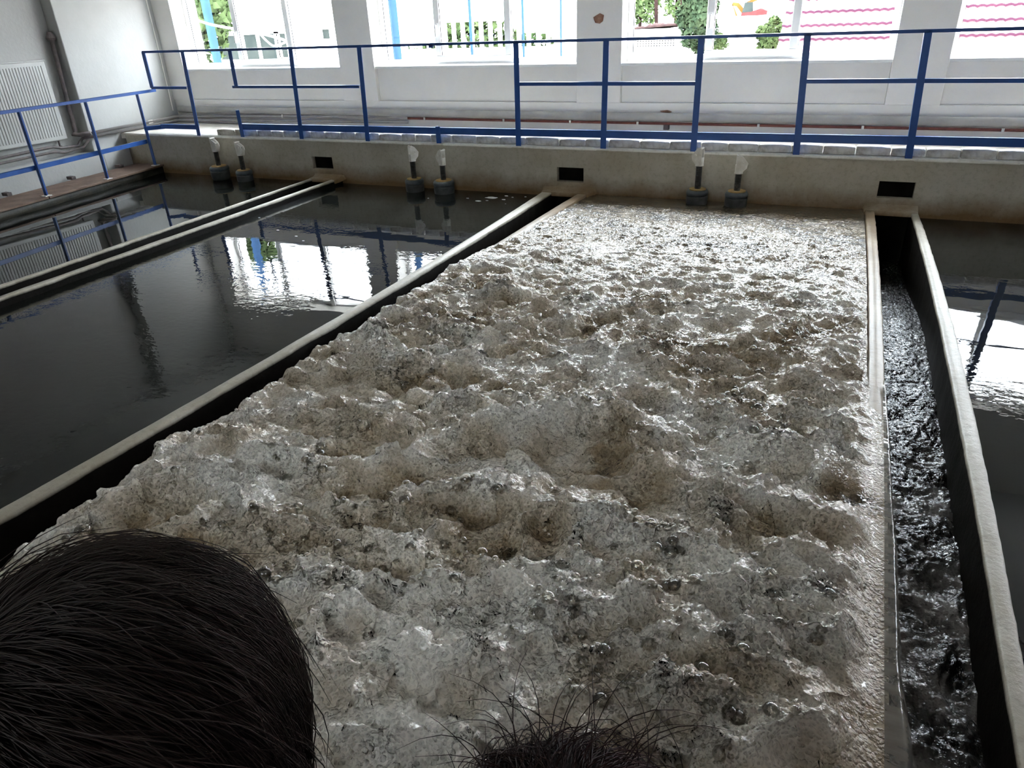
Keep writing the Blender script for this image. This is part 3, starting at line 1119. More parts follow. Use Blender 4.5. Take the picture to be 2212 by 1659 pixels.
# ================================================================== BRICK ROW
bx = [-7.498, -7.2, -6.829, -6.60, -6.42, -6.21, -6.0, -5.79, -5.56, -5.34, -5.16, -5.01, -4.707, -4.52, -4.322, -4.055, -3.749, -3.463,
      -3.158, -2.773, -2.487, -2.235, -1.916, -1.613, -1.306, -1.051, -.775, -.482, -.21, .065, .353, .625, .889, 1.157, 1.41, 1.67, 1.93]
br = empty('brick_row', (0, 0, HB))
tag(br, 'row of worn white-washed bricks laid along the beam under the blue railing', 'bricks')
for k in range(len(bx) - 1):
    x0, x1 = bx[k] + .004, bx[k + 1] - .004
    hgt = .072 + .012 * random.random()
    yo = .062 + .010 * random.random()
    bm = bmesh.new()
    bmesh.ops.create_cube(bm, size=1)
    bmesh.ops.subdivide_edges(bm, edges=bm.edges[:], cuts=2, use_grid_fill=True)
    for v in bm.verts:
        v.co = Vector((v.co.x * (x1 - x0), v.co.y * .12, v.co.z * hgt))
        v.co += Vector((random.uniform(-1, 1), random.uniform(-1, 1), random.uniform(-1, 1) if v.co.z > 0 else 0)) * .003
        if abs(abs(v.co.x) - (x1 - x0) / 2) < .006 and v.co.z > hgt * .4:
            v.co.z -= .006
            v.co.x *= .985
    me = bpy.data.meshes.new('brick')
    bm.to_mesh(me)
    bm.free()
    me.materials.append(MAT['brick'])
    o = bpy.data.objects.new('brick', me)
    o.location = ((x0 + x1) / 2, yo + .06, hgt / 2 + .001)
    o.rotation_euler = (0, random.uniform(-.012, .012), random.uniform(-.02, .02))
    o.parent = br
    COL.objects.link(o)
    b = o.modifiers.new('b', 'BEVEL')
    b.width = .006
    b.segments = 1
# white slab lying on the walkway
m = MB()
m.box(0, .30, 0, .16, 0, .035)
s = m.build('slab', MAT['sill'], bevel=.006)
s.location = (.06, .86, HB - .003)
tag(s, 'small white slab lying on the walkway behind the right posts', 'slab')

# ================================================================== RAILINGS
def angle_post(x, y, z0, z1, parent, name='post', label=None, s=.058, t=.006, rz=0, lean=0.0):
    m = MB()
    H = z1 - z0
    m.prism([(0, 0, 0), (s, 0, 0), (s, t, 0), (t, t, 0), (t, s, 0), (0, s, 0)], 0, (0, 0, H))
    o = m.build(name, MAT['blue'], parent, bevel=.0015, seg=1)
    o.location = (x - s / 2, y, z0)
    o.rotation_euler = (0, lean, rz)
    if label:
        o['label'] = label
    return o


YR = .012
rl = empty('blue_railing', (0, YR, HB))
tag(rl, 'long blue steel railing on the beam in front of the windows', 'railing')
for x, dx, ln in ((-7.82, .05, .04), (-6.15, .05, .05), (-5.19, .05, .04), (-3.225, .005, .01), (-2.28, 0, .012), (-1.37, 0, 0),
                  (-.44, .01, -.038), (.47, .025, -.045), (1.42, .03, -.06)):
    angle_post(x + dx, 0, -.015, 1.0, rl, lean=ln)
angle_post(-6.97, 0, .585, 1.0, rl, lean=.02, label='blue post cut off below the middle rail')
angle_post(-7.03, 0, -.015, .315, rl, label='short blue stub of a cut post')
angle_post(-4.19, 0, -.03, .175, rl, label='short blue stub of a cut post')
angle_post(-4.19, 0, .965, 1.0, rl, label='short blue stub hanging from the top rail')
angle_post(-8.40, 0, .575, 1.0, rl)
def rail(name, x0, x1, z, hgt, dep=.040, y=.006, parent=rl):
    m = MB()
    m.box(x0, x1, y, y + .006, z - hgt, z)
    m.box(x0, x1, y, y + dep, z - .006, z)
    return m.build(name, MAT['blue'], parent, bevel=.001, seg=1)


rail('top_rail', -8.42, 3.5, 1.012, .026, .040, 0)
rail('middle_rail', -8.42, -7.80, .590, .03)
rail('middle_rail', -7.04, -5.17, .600, .03)
rail('middle_rail', -3.22, -1.36, .625, .034)
rail('middle_rail', -.44, 3.4, .640, .034)
rail('low_rail', -8.42, -7.76, .125, .055)
low_ = rail('low_rail', -7.05, 3.4, .178, .070)
low_.rotation_euler = (0, -.0035, 0)

# left railing on the low plank walkway, slightly out of parallel with the wall
lr = empty('blue_railing', (-8.556, -.116, .045))
tag(lr, 'low blue steel railing on the rusty plank walkway by the radiator', 'railing')
base = [(-8.556, -.116), (-8.42, -.985), (-8.30, -1.90), (-8.17, -2.85), (-8.03, -3.8)]
for x, y in base:
    angle_post(x + 8.556, y + .116, 0, .925, lr, s=.045)
    mm = MB()
    mm.box(-.04, .04, -.03, .05, -.002, .006)
    f = mm.build('foot_plate', MAT['steel'], lr, bevel=.001, seg=1)
    f.location = (x + 8.556, y + .116, 0)
d0 = Vector((base[-1][0] - base[0][0], base[-1][1] - base[0][1], 0))
def lrail(name, p0, p1, z, hgt):
    a, c = Vector((*p0, z)), Vector((*p1, z))
    t = (c - a).normalized()
    nrm = t.cross(Vector((0, 0, 1)))
    m = MB()
    m.prism([a, a + nrm * .006, a + nrm * .006 - Vector((0, 0, hgt - .0)), a - Vector((0, 0, hgt))], 0, c - a)
    m.prism([a, a + nrm * .036, a + nrm * .036 - Vector((0, 0, .006)), a - Vector((0, 0, .006))], 0, c - a)
    return m.build(name, MAT['blue'], lr, bevel=.001, seg=1)


L0 = (.10, .12)
Lp = [(x + 8.556 - .03, y + .116) for x, y in base]
lrail('top_rail', (.14, .20), Lp[-1], .945, .034)
lrail('low_rail', Lp[0], Lp[-1], .335, .05)
lrail('low_rail', (.16, .17), (0, -.02), .50, .05)

# ================================================================== LEFT PLANK WALKWAY
pw = empty('plank_walkway', (-8.7, -.5, .04))
tag(pw, 'rusty brown plank walkway on a dark slimy beam by the left wall', 'walkway')
def qx(y): return -8.585 - .1405 * y
for k in range(3):
    m = MB()
    a0, a1 = k / 3, (k + 1) / 3
    pts = []
    for y in (-6.0, -1.9 + .5 * k, .0):
        pts.append(y)
    for ya, yb in zip(pts[:-1], pts[1:]):
        m = MB()
        def px_(y, t): return qx(y) + .07 + (-.52 + .11 * y * .2) * t
        m.prism([(px_(ya + .004, a0) + 8.7, ya + .504, -.022), (px_(ya, a1) + 8.704, ya + .504, -.022),
                 (px_(yb, a1) + 8.704, yb + .496, -.022), (px_(yb, a0) + 8.7, yb + .496, -.022)], 0, (0, 0, .024 - .003 * k * random.random()))
        m.build('plank', MAT['rust'], pw, bevel=.003, seg=1)
m = MB()
ysq = np.linspace(-6.0, -.001, 60)
for (o1, o2, zt_, zb_) in ((.035, -.05, -.024, -.14), (-.02, -.10, -.14, -.9)):
    Pq = []
    for y in ysq:
        x = qx(y) + 8.7 + o1 + .006 * math.sin(y * 9) + .004 * math.sin(y * 23)
        x2 = qx(y) + 8.7 + o2
        Pq.append([(x2, y + .5, zb_), (x, y + .5, zb_), (x, y + .5, zt_ - .01), (x - .01, y + .5, zt_), (x2, y + .5, zt_), (x2, y + .5, zb_)])
    grid_mesh('beam', np.array(Pq), MAT['darkbeam'], pw, smooth=False)
# rust lumps where brackets enter the wall
for (x, y) in ((-8.98, -.33), (-8.92, -1.10), (-8.83, -2.0)):
    m = MB()
    m.box(-.05, .05, -.03, .03, -.02, .02)
    m.tube([(-.02, 0, 0), (.05, .0, .012)], .014)
    o = m.build('bracket', MAT['pipe_dark'], pw, bevel=.006)
    o.location = (x + 8.7, y + .5, .02)

# ================================================================== FLOAT VALVES IN FRONT OF THE BEAM
def float_unit(x, y, rot, lab, rod_h, drum_r=.125, high=0.0, brk=0, tilt=0):
    r = empty('float_valve', (x, y, -.11 + high))
    tag(r, lab, 'float', 'paired float valves along the beam')
    m = MB()
    R = drum_r
    m.lathe([(R * .82, 0), (R * .95, .02), (R, .06), (R, .10), (R * .97, .115)], n=28)
    m.build('drum', MAT['drum'], r, smooth=True)
    m = MB()
    m.lathe([(R * .97, .115), (R * 1.03, .128), (R * 1.02, .150), (R * .92, .166), (R * .5, .17)], n=28)
    m.build('collar', MAT['drumband'], r, smooth=True)
    m = MB()
    m.lathe([(R * .78, .168), (R * .78, .176), (R * .3, .178)], n=28)
    m.build('flange', MAT['flange'], r)
    m = MB()
    pr = [(.03, .176)]
    n = int(rod_h / .014)
    for k in range(n):
        zz = .18 + k * .014
        pr += [(.027, zz), (.031, zz + .007)]
    pr += [(.027, .18 + n * .014)]
    m.lathe(pr, n=14)
    m.build('rod', MAT['rod'], r)
    zt = .18 + n * .014
    b = empty('bracket', (0, 0, zt), rot)
    b.parent = r
    m = MB()
    m.lathe([(.04, 0), (.04, .01), (.02, .012)], n=16)
    bl = m
    for s in (-1, 1):
        if brk == 0:     # slanted parallelogram cheeks
            poly = [(-.035, s * .022, .01), (.045, s * .022, .0), (.075, s * .022, .07), (.06, s * .022, .115), (-.045, s * .022, .17)]
        else:            # rounded cheeks
            poly = [(-.03, s * .022, .01), (.02, s * .022, .005), (.065, s * .022, .05), (.075, s * .022, .095), (.03, s * .022, .15), (-.012, s * .022, .175), (-.03, s * .022, .17)]
        bl.prism(poly, 0, (0, s * .006, 0))
    bl.tube([(-.02, -.035, .16), (-.02, .035, .16)], .008)
    bl.tube([(.03, -.036, .10), (.03, .036, .10)], .009)
    bl.box(-.034, -.026, -.022, .022, .01, .08)
    b2 = bl.build('bracket_plates', MAT['steel'], r, bevel=.0015, seg=1)
    b2.location = (0, 0, zt)
    b2.rotation_euler = (0, tilt, rot)
    bpy.data.objects.remove(b)
    return r


float_unit(-7.35, -.17, math.radians(-12), 'float with slanted white bracket, nearest the left railing', .17, .118, .035, 0)
float_unit(-6.95, -.17, math.radians(-8), 'float with slanted white bracket, second from the left railing', .17, .100, .0, 0)
float_unit(-4.45, -.16, math.radians(62), 'dark drum float with upright bracket seen edge on, left one of the middle pair', .19, .105, .005, 1)
float_unit(-4.07, -.16, math.radians(160), 'dark drum float with thin bracket, nearer the wide channel in the middle pair', .16, .115, .005, 1)
float_unit(-1.275, -.13, math.radians(165), 'float at the foam edge with a tall rod, left one of its pair', .21, .102, .045, 1)
float_unit(-.905, -.13, math.radians(14), 'float at the foam edge with a shorter rod, right one of its pair', .16, .105, .045, 1)

# ================================================================== PIPES, RADIATOR
def pipe(name, runs, mat, label, clips=(), r=.02):
    root = empty(name, runs[0][0])
    tag(root, label, 'pipe')
    o0 = Vector(runs[0][0])
    m = MB()
    m.tube([Vector(p) - o0 for p in runs[0]], r, 12)
    m.build('pipe_run', mat, root, smooth=True)
    for c in clips:
        q = MB()
        q.box(-.012, .012, -r - .006, .05, -r - .004, r + .004)
        o = q.build('clip', MAT['steel'], root, bevel=.002, seg=1)
        o.location = Vector(c) - o0
    return root


pipe('heating_pipe', [[(-9.12, 1.035, .618), (-5.2, 1.035, .612), (-2, 1.035, .606), (XR, 1.035, .60)]], MAT['pipe_white'],
     'thick pale grey pipe along the foot of the window wall', r=.045)
pipe('heating_pipe', [[(-5.2, 1.04, .545), (-2, 1.04, .538), (XR, 1.04, .53)]], MAT['pipe_red'],
     'thin rust-red pipe just below the thick pale pipe', [(-4.95, 1.04, .545), (-3.85, 1.04, .543), (-3.0, 1.04, .541), (-2.2, 1.04, .539), (-.9, 1.04, .537), (.1, 1.04, .536), (1.3, 1.04, .535)], r=.014)
pipe('heating_pipe', [[(-9.17, -.44, .500), (-9.17, 1.02, .520), (-7, 1.03, .55), (-5.2, 1.035, .56)]], MAT['pipe_grey'],
     'upper grey pipe running through the far left corner', [(-9.17, .5, .512), (-7.2, 1.03, .548)], r=.020)
pipe('heating_pipe', [[(-9.17, -.44, .455), (-9.17, 1.0, .468), (-7, 1.01, .49), (-5.2, 1.035, .50)]], MAT['pipe_grey'],
     'lower grey pipe running through the far left corner', r=.016)
pipe('heating_pipe', [[(-9.33, -.50, 1.66), (-9.33, -.53, 1.1), (-9.33, -.56, .53), (-9.33, -.60, .50), (-9.28, -.56, .49), (-9.18, -.46, .50)]], MAT['pipe_dark'],
     'dark upright pipe in the corner beside the radiator', r=.027)
m = MB()
m.lathe([(.045, 0), (.06, .03), (.04, .07), (.03, .10)], n=12)
o = m.build('pipe_bracket', MAT['pipe_dark'])
o.location = (-9.335, -.50, 1.61)
tag(o, 'dark flared fitting on top of the upright pipe', 'fitting')
pipe('heating_pipe', [[(-9.17, -.44, .455), (-9.30, -.50, .44), (-9.30, -.56, .40), (-9.30, -.60, .36), (-9.30, -.85, .37), (-9.30, -.95, .40), (-9.30, -1.1, .40), (-9.30, -2.2, .37), (-9.30, -4, .35)]],
     MAT['pipe_dark'], 'jogged dark pipe under the radiator, upper one', r=.018)
pipe('heating_pipe', [[(-9.20, -.50, .42), (-9.26, -.56, .34), (-9.26, -.85, .315), (-9.26, -.97, .345), (-9.26, -1.1, .345), (-9.26, -2.2, .32), (-9.26, -4, .30)]],
     MAT['pipe_dark'], 'jogged dark pipe under the radiator, lower one', r=.016)

rd_ = empty('radiator', (-9.36, -.69, .46))
tag(rd_, 'pale ribbed panel radiator hanging in the left wall niche', 'radiator')
m = MB()
m.box(-.03, .03, -1.62, 0, .0, .93)
m.build('panel', MAT['radiator'], rd_, bevel=.012)
for k in range(42):
    y = -.045 - k * .0372
    m = MB()
    m.prism([(.029, y, .05), (.037, y - .007, .05), (.037, y - .019, .05), (.029, y - .026, .05)], 0, (0, 0, .83))
    m.build('rib', MAT['radiator'], rd_)
m = MB()
m.box(-.03, .034, -1.63, .01, .93, .945)
m.build('top_grille', MAT['radiator'], rd_, bevel=.004)
m = MB()
m.tube([(0, -.12, -.01), (0, -.12, -.08)], .012)
m.tube([(0, -.12, -.075), (.05, -.12, -.09)], .014)
m.build('valve', MAT['pipe_dark'], rd_)
# conduit in the corner
m = MB()
m.box(-9.219, -9.208, .99, 1.005, .6, 3.2)
tag(m.build('trim_1', MAT['wall'], bevel=.004), kind='structure')

# patches of bare brick and small bracket on the window wall
def patch(cx, cz, w_, h_, y, lab, rot=0):
    n = 9
    pts = []
    for k in range(n):
        a = 2 * math.pi * k / n
        rr = .75 + .5 * random.random()
        pts.append((cx + w_ * rr * math.cos(a), y, cz + h_ * rr * math.sin(a)))
    m = MB()
    m.prism(pts, 0, (0, -.006, 0))
    o = m.build('plaster_patch', MAT['exposed'])
    tag(o, lab, 'wall damage')


patch(-2.685, 1.600, .07, .045, 1.072, 'red brown patch of missing plaster on the pilaster above the railing')
patch(-1.90, .658, .06, .014, 1.092, 'small rusty patch just above the pipes')
m = MB()
m.box(-.03, .03, -.05, .0, -.06, .0)
m.box(-.045, .045, -.06, .0, .03, .045)
o = m.build('pipe_bracket', MAT['pipe_dark'], bevel=.004)
o.location = (-1.88, 1.09, .53)
tag(o, 'small rusty bracket below the thin red pipe', 'bracket')

# ================================================================== OUTSIDE
m = MB()
m.box(-60, 60, 1.56, 120, -.9, -.3)
tag(m.build('ground', MAT['ground']), kind='structure')
P = []
for y in np.linspace(14, 110, 30):
    P.append([(x, y, -.35 + (1.6 + .4 * math.sin(x * .2)) * float(sstep(14, 45, y))) for x in np.linspace(-60, 60, 30)])
tag(grid_mesh('bank', np.array(P), MAT['ground']), kind='structure')

def foliage(n, rx, ry, rz, cz, leaf, mat, parent, cone=False, seed=0):
    r = np.random.default_rng(seed)
    d = r.normal(size=(n, 3))
    d /= np.linalg.norm(d, axis=1)[:, None]
    rad = .55 + .45 * r.random(n) ** .5
    lump = 1 + .22 * np.sin(d[:, 0] * 5 + seed) * np.sin(d[:, 2] * 6 + 1 + seed)
    c = d * (rad * lump)[:, None]
    if cone:
        t = (c[:, 2] + 1) / 2
        c[:, :2] *= (1.15 - t)[:, None]
    c = c * np.array([rx, ry, rz]) + np.array([0, 0, cz])
    a = r.normal(size=(n, 3))
    a /= np.linalg.norm(a, axis=1)[:, None]
    b = np.cross(a, d)
    b /= np.linalg.norm(b, axis=1)[:, None] + 1e-9
    s = leaf * (.6 + .8 * r.random(n))[:, None]
    V = np.stack([c - a * s, c + b * s * .5, c + a * s, c - b * s * .5], 1).reshape(-1, 3)
    mb_ = MB()
    mb_.v = [tuple(p) for p in V]
    mb_.f = [tuple(range(4 * i, 4 * i + 4)) for i in range(n)]
    o = mb_.build('foliage', mat, parent, recalc=False)
    o['kind'] = 'stuff'
    return o


def tree(u0, u1, v0, v1, Y, lab, mat, n=2600, cone=False, trunk=True, name='tree', seed=1, tu=None):
    a, c = at_y(u0, v1, Y), at_y(u1, v0, Y)
    cx = (a.x + c.x) / 2
    zg = min(-.3, a.z - .2)
    r = empty(name, (cx, Y, zg))
    tag(r, lab, name)
    hw = abs(c.x - a.x) / 2
    hh_ = abs(c.z - a.z) / 2
    foliage(n, hw, hw * .8, hh_, (a.z + c.z) / 2 - zg, hw * .10 + .02, mat, r, cone, seed)
    if trunk:
        m = MB()
        m.tube([(0, 0, 0), (.02, 0, (a.z + c.z) / 2 - zg)], [hw * .12, hw * .07], 8)
        m.build('trunk', MAT['bark'], r, smooth=True)
    return r


tree(370, 452, -160, 125, 5.0, 'dappled green bush seen past the blue post in the leftmost window', MAT['leaf'], 3200, seed=3, name='shrub', trunk=False)
tree(1340, 1430, -60, 55, 24, 'broad green tree far behind, left of the conifer in the third window', MAT['leaf'], 1500, seed=5)
tree(1425, 1500, -90, 50, 22, 'green tree with a bare trunk beside the conifer', MAT['leaf'], 1400, seed=6)
tree(1462, 1562, -60, 118, 9, 'tall dark conifer close to the middle of the third window', MAT['leaf_dark'], 2600, seed=7, name='conifer')
tree(1630, 1712, 38, 112, 9, 'rounded green shrub beside the tiled roof', MAT['leaf'], 1600, seed=8, name='shrub')
tree(1535, 1575, 70, 112, 9.5, 'low green shrub at the foot of the conifer', MAT['leaf'], 600, seed=9, name='shrub', trunk=False)
for u, lab in ((1418, 'slim bare trunk standing far left of the conifer'), (1471, 'leaning reddish trunk just left of the conifer')):
    a, c = at_y(u, 50, 16), at_y(u - 2 if u < 1450 else u + 8, -80, 16)
    r = MB()
    r.tube([(0, 0, -1.5), (0, 0, 0), (c.x - a.x, 0, c.z - a.z)], [.06, .055, .045], 8)
    o = r.build('bare_tree', MAT['bark'], smooth=True)
    o.location = a
    tag(o, lab, 'tree')
# green hedge behind the white fence
a, c = at_y(872, 112, 6.2), at_y(1205, 30, 6.2)
r = empty('hedge', ((a.x + c.x) / 2, 6.4, -.3))
tag(r, 'green hedge seen through the white fence outside', 'hedge')
foliage(5000, (c.x - a.x) / 2, .25, .9, 1.05, .07, MAT['leaf'], r, seed=12)

def outside_post(u, Y, wpx, lab, v=100):
    a = at_y(u, v, Y)
    wd = wpx / CF * (Y + CD) * .5 * 1.05
    m = MB()
    m.tube([(0, 0, 0), (0, 0, 5)], wd, 16)
    o = m.build('blue_column', MAT['outblue'], smooth=True)
    o.location = (a.x, Y, -.3)
    tag(o, lab, 'column')


outside_post(463, 3.2, 20, 'thick blue column outside the leftmost window')
outside_post(855, 3.2, 22, 'thick blue column outside the second window from the left')
outside_post(1019, 4.6, 6, 'thin blue pole outside, behind the opening sash')
outside_post(1131, 4.6, 5, 'thin blue pole outside, left of the pilaster with the patch')
outside_post(1212, 4.6, 4, 'thinnest blue pole outside, nearest the pilaster with the patch')

# white fence
f0_, f1_ = at_y(872, 108, 5.4), at_y(1206, 92, 5.4)
ztop = at_y(1040, 46, 5.4).z
zbot = f1_.z - .05
fr_ = empty('white_fence', (f0_.x, 5.4, -.3))
tag(fr_, 'white slatted fence outside the second window', 'fence')
m = MB()
Lf = f1_.x - f0_.x
m.box(-.3, Lf + .4, -.03, .03, ztop + .3, ztop + 1.6)
m.box(-.3, Lf + .4, -.03, .03, 0, zbot + .3)
m.build('fence_board', MAT['outwall'], fr_)
nsl = 17
for k in range(nsl + 1):
    m = MB()
    m.box(-.035, .035, -.02, .02, zbot + .3, ztop + .3)
    o = m.build('slat', MAT['outwall'], fr_, bevel=.004, seg=1)
    o.location = (Lf * k / nsl, 0, 0)
# white building left
b0, b1 = at_y(474, 60, 8), at_y(800, 60, 8)
bl = empty('building', (b0.x, 8, -.3))
tag(bl, 'white rendered building outside behind the leftmost window', 'building')
Lb = b1.x - b0.x
m = MB()
m.box(0, Lb, 0, 3, 0, 6)
m.build('wall', MAT['outwall'], bl)
for u0, u1, v0, v1 in ((482, 522, 76, 129), (527, 557, 74, 129), (568, 601, 72, 128), (606, 618, 72, 124), (700, 713, 63, 84)):
    p, q = at_y(u0, v1, 8), at_y(u1, v0, 8)
    m = MB()
    m.box(p.x - b0.x, q.x - b0.x, -.02, .02, p.z + .3, q.z + .3)
    m.build('window_pane', MAT['darkwin'], bl)
    m = MB()
    x0_, x1_, z0_, z1_ = p.x - b0.x, q.x - b0.x, p.z + .3, q.z + .3
    for bb in ((x0_ - .05, x0_, z0_ - .05, z1_ + .05), (x1_, x1_ + .05, z0_ - .05, z1_ + .05), (x0_, x1_, z1_, z1_ + .05), (x0_, x1_, z0_ - .05, z0_)):
        m.box(bb[0], bb[1], -.05, .02, bb[2], bb[3])
    m.build('frame', MAT['outwall'], bl)
# cables
def cable(px, Y, lab, r=.012):
    pts = [at_y(u, v, Y) for u, v in px]
    sm = []
    for i in range(len(pts) - 1):
        p0, p1_, p2_, p3_ = pts[max(i - 1, 0)], pts[i], pts[i + 1], pts[min(i + 2, len(pts) - 1)]
        for k in range(6):
            t = k / 6
            sm.append(.5 * ((2 * p1_) + (p2_ - p0) * t + (2 * p0 - 5 * p1_ + 4 * p2_ - p3_) * t * t + (-p0 + 3 * p1_ - 3 * p2_ + p3_) * t ** 3))
    sm.append(pts[-1])
    m = MB()
    m.tube([p - pts[0] for p in sm], r, 8)
    o = m.build('cable', MAT['cable'], smooth=True)
    o.location = pts[0]
    tag(o, lab, 'cable')


cable([(385, 30), (405, 38), (430, 45), (465, 55), (560, 72), (600, 82), (618, 88)], 2.9, 'white cable drooping across the leftmost window outside', .018)
cable([(560, 72), (580, 92), (592, 99), (605, 96), (620, 90)], 3.0, 'looped end of white cable outside the leftmost window', .014)
# tiled roof of the neighbouring house
rf = empty('tiled_roof', (0, 4.0, 0))
tag(rf, 'low tiled roof filling the right windows outside', 'roof')
pz = at_y(1850, 113, 4.0)
for k in range(13):
    Yk = 4.0 + .30 * k
    zk = pz.z + k * (.162)
    xl = at_y(1676 + 4 * k, 100, Yk).x
    nx = int((9.5 - xl) / .0125)
    xs_ = np.linspace(xl, 9.5, nx)
    wv = .012 * np.sin(xs_ * 2 * np.pi / .10)
    wv = .014 * np.abs(np.sin(xs_ * np.pi / .105))
    P = np.stack([np.stack([xs_, xs_ * 0 + 0 + .30 * k, zk - .032 + wv], -1), np.stack([xs_, xs_ * 0 + .30 * k, zk + wv], -1),
                  np.stack([xs_, xs_ * 0 + .36 + .30 * k, zk + .13 + wv], -1)], 1)
    g = grid_mesh('tile_course', P, MAT['roof'], rf, smooth=False)
    g.data.materials.append(MAT['roof_lip_shade'])
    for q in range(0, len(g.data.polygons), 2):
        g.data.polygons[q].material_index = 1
m = MB()
m.box(at_y(1676, 100, 4.1).x + .1, 9.5, .1, .3, -.3, pz.z - .02)
m.build('house_wall', MAT['outwall'], rf)
# red rubble bank and grey mesh fence outside the third window
a, c = at_y(1366, 60, 14), at_y(1462, 50, 14)
P = []
for i, t in enumerate(np.linspace(0, 1, 30)):
    x = a.x + (c.x - a.x) * t
    zc_ = a.z + (c.z - a.z) * t
    P.append([(x, 13.9, zc_ - .05), (x, 13.85, zc_ - .02), (x, 14, zc_ + .07 * random.random() * math.sin(3.1 * t)), (x, 14.4, zc_ - .1)])
m = MB()
m.box(a.x - 1, c.x + 1, 13.86, 16, -.3, min(a.z, c.z) - .04)
tag(m.build('yard_wall', MAT['ground']), 'pale low yard wall carrying the reddish rubble', 'wall')
tag(grid_mesh('rubble_heap', np.array(P), MAT['reddirt']), 'low reddish rubble heap in the yard left of the conifer', 'rubble')
a, c = at_y(1372, 100, 8), at_y(1462, 82, 8)
mf = empty('mesh_fence', (a.x, 8, -.3))
tag(mf, 'grey wire mesh fence panel in the yard outside the third window', 'fence')
m = MB()
for t in np.linspace(0, c.x - a.x, 16):
    m.box(t - .012, t + .012, -.01, .01, 0, c.z + .3)
for t in np.linspace(a.z + .3, c.z + .3, 4):
    m.box(0, c.x - a.x, -.01, .01, t - .012, t + .012)
m.build('mesh_panel', MAT['pipe_grey'], mf)
# excavator far off
ex0 = at_y(1618, 58, 44)
ex = empty('excavator', (ex0.x, 44, ex0.z))
tag(ex, 'small orange and red excavator far away in the third window', 'excavator')
m = MB()
for y in (-.45, .45):
    m.prism([(-.75, y, .05), (-.6, y, 0), (.6, y, 0), (.75, y, .05), (.75, y, .3), (.6, y, .38), (-.6, y, .38), (-.75, y, .3)], 0, (0, .25, 0))
m.build('tracks', MAT['black'], ex)
m = MB()
m.prism([(-.5, -.4, .42), (.95, -.4, .42), (.95, -.4, .85), (.6, -.4, 1.0), (.1, -.4, .85), (-.5, -.4, .80)], 0, (0, .8, 0))
m.build('engine_body', MAT['redpaint'], ex, bevel=.03)
m = MB()
m.prism([(-.45, -.4, .8), (.15, -.4, .8), (.1, -.4, 1.35), (-.35, -.4, 1.35)], 0, (0, .5, 0))
m.build('cab', MAT['darkwin'], ex, bevel=.03)
m = MB()
m.prism([(-.5, .2, .7), (-.9, .2, 1.15), (-1.2, .2, 1.2), (-1.15, .2, 1.38), (-.8, .2, 1.35), (-.35, .2, .9)], 0, (0, .2, 0))
m.prism([(-1.2, .2, 1.35), (-1.1, .2, 1.2), (-.55, .2, .15), (-.68, .2, .1)], 0, (0, .15, 0))
m.build('boom', MAT['orange'], ex)
m = MB()
m.prism([(-.7, .1, .2), (-.4, .1, .15), (-.35, .1, -.1), (-.6, .1, -.1)], 0, (0, .35, 0))
m.build('bucket', MAT['black'], ex)
m = MB()
m.prism([(-.3, .1, 1.38), (1.1, .1, 2.0), (1.3, .1, 1.95), (1.3, .1, 1.8), (-.3, .1, 1.2)], 0, (0, .2, 0))
m.build('counter_arm', MAT['orange'], ex)

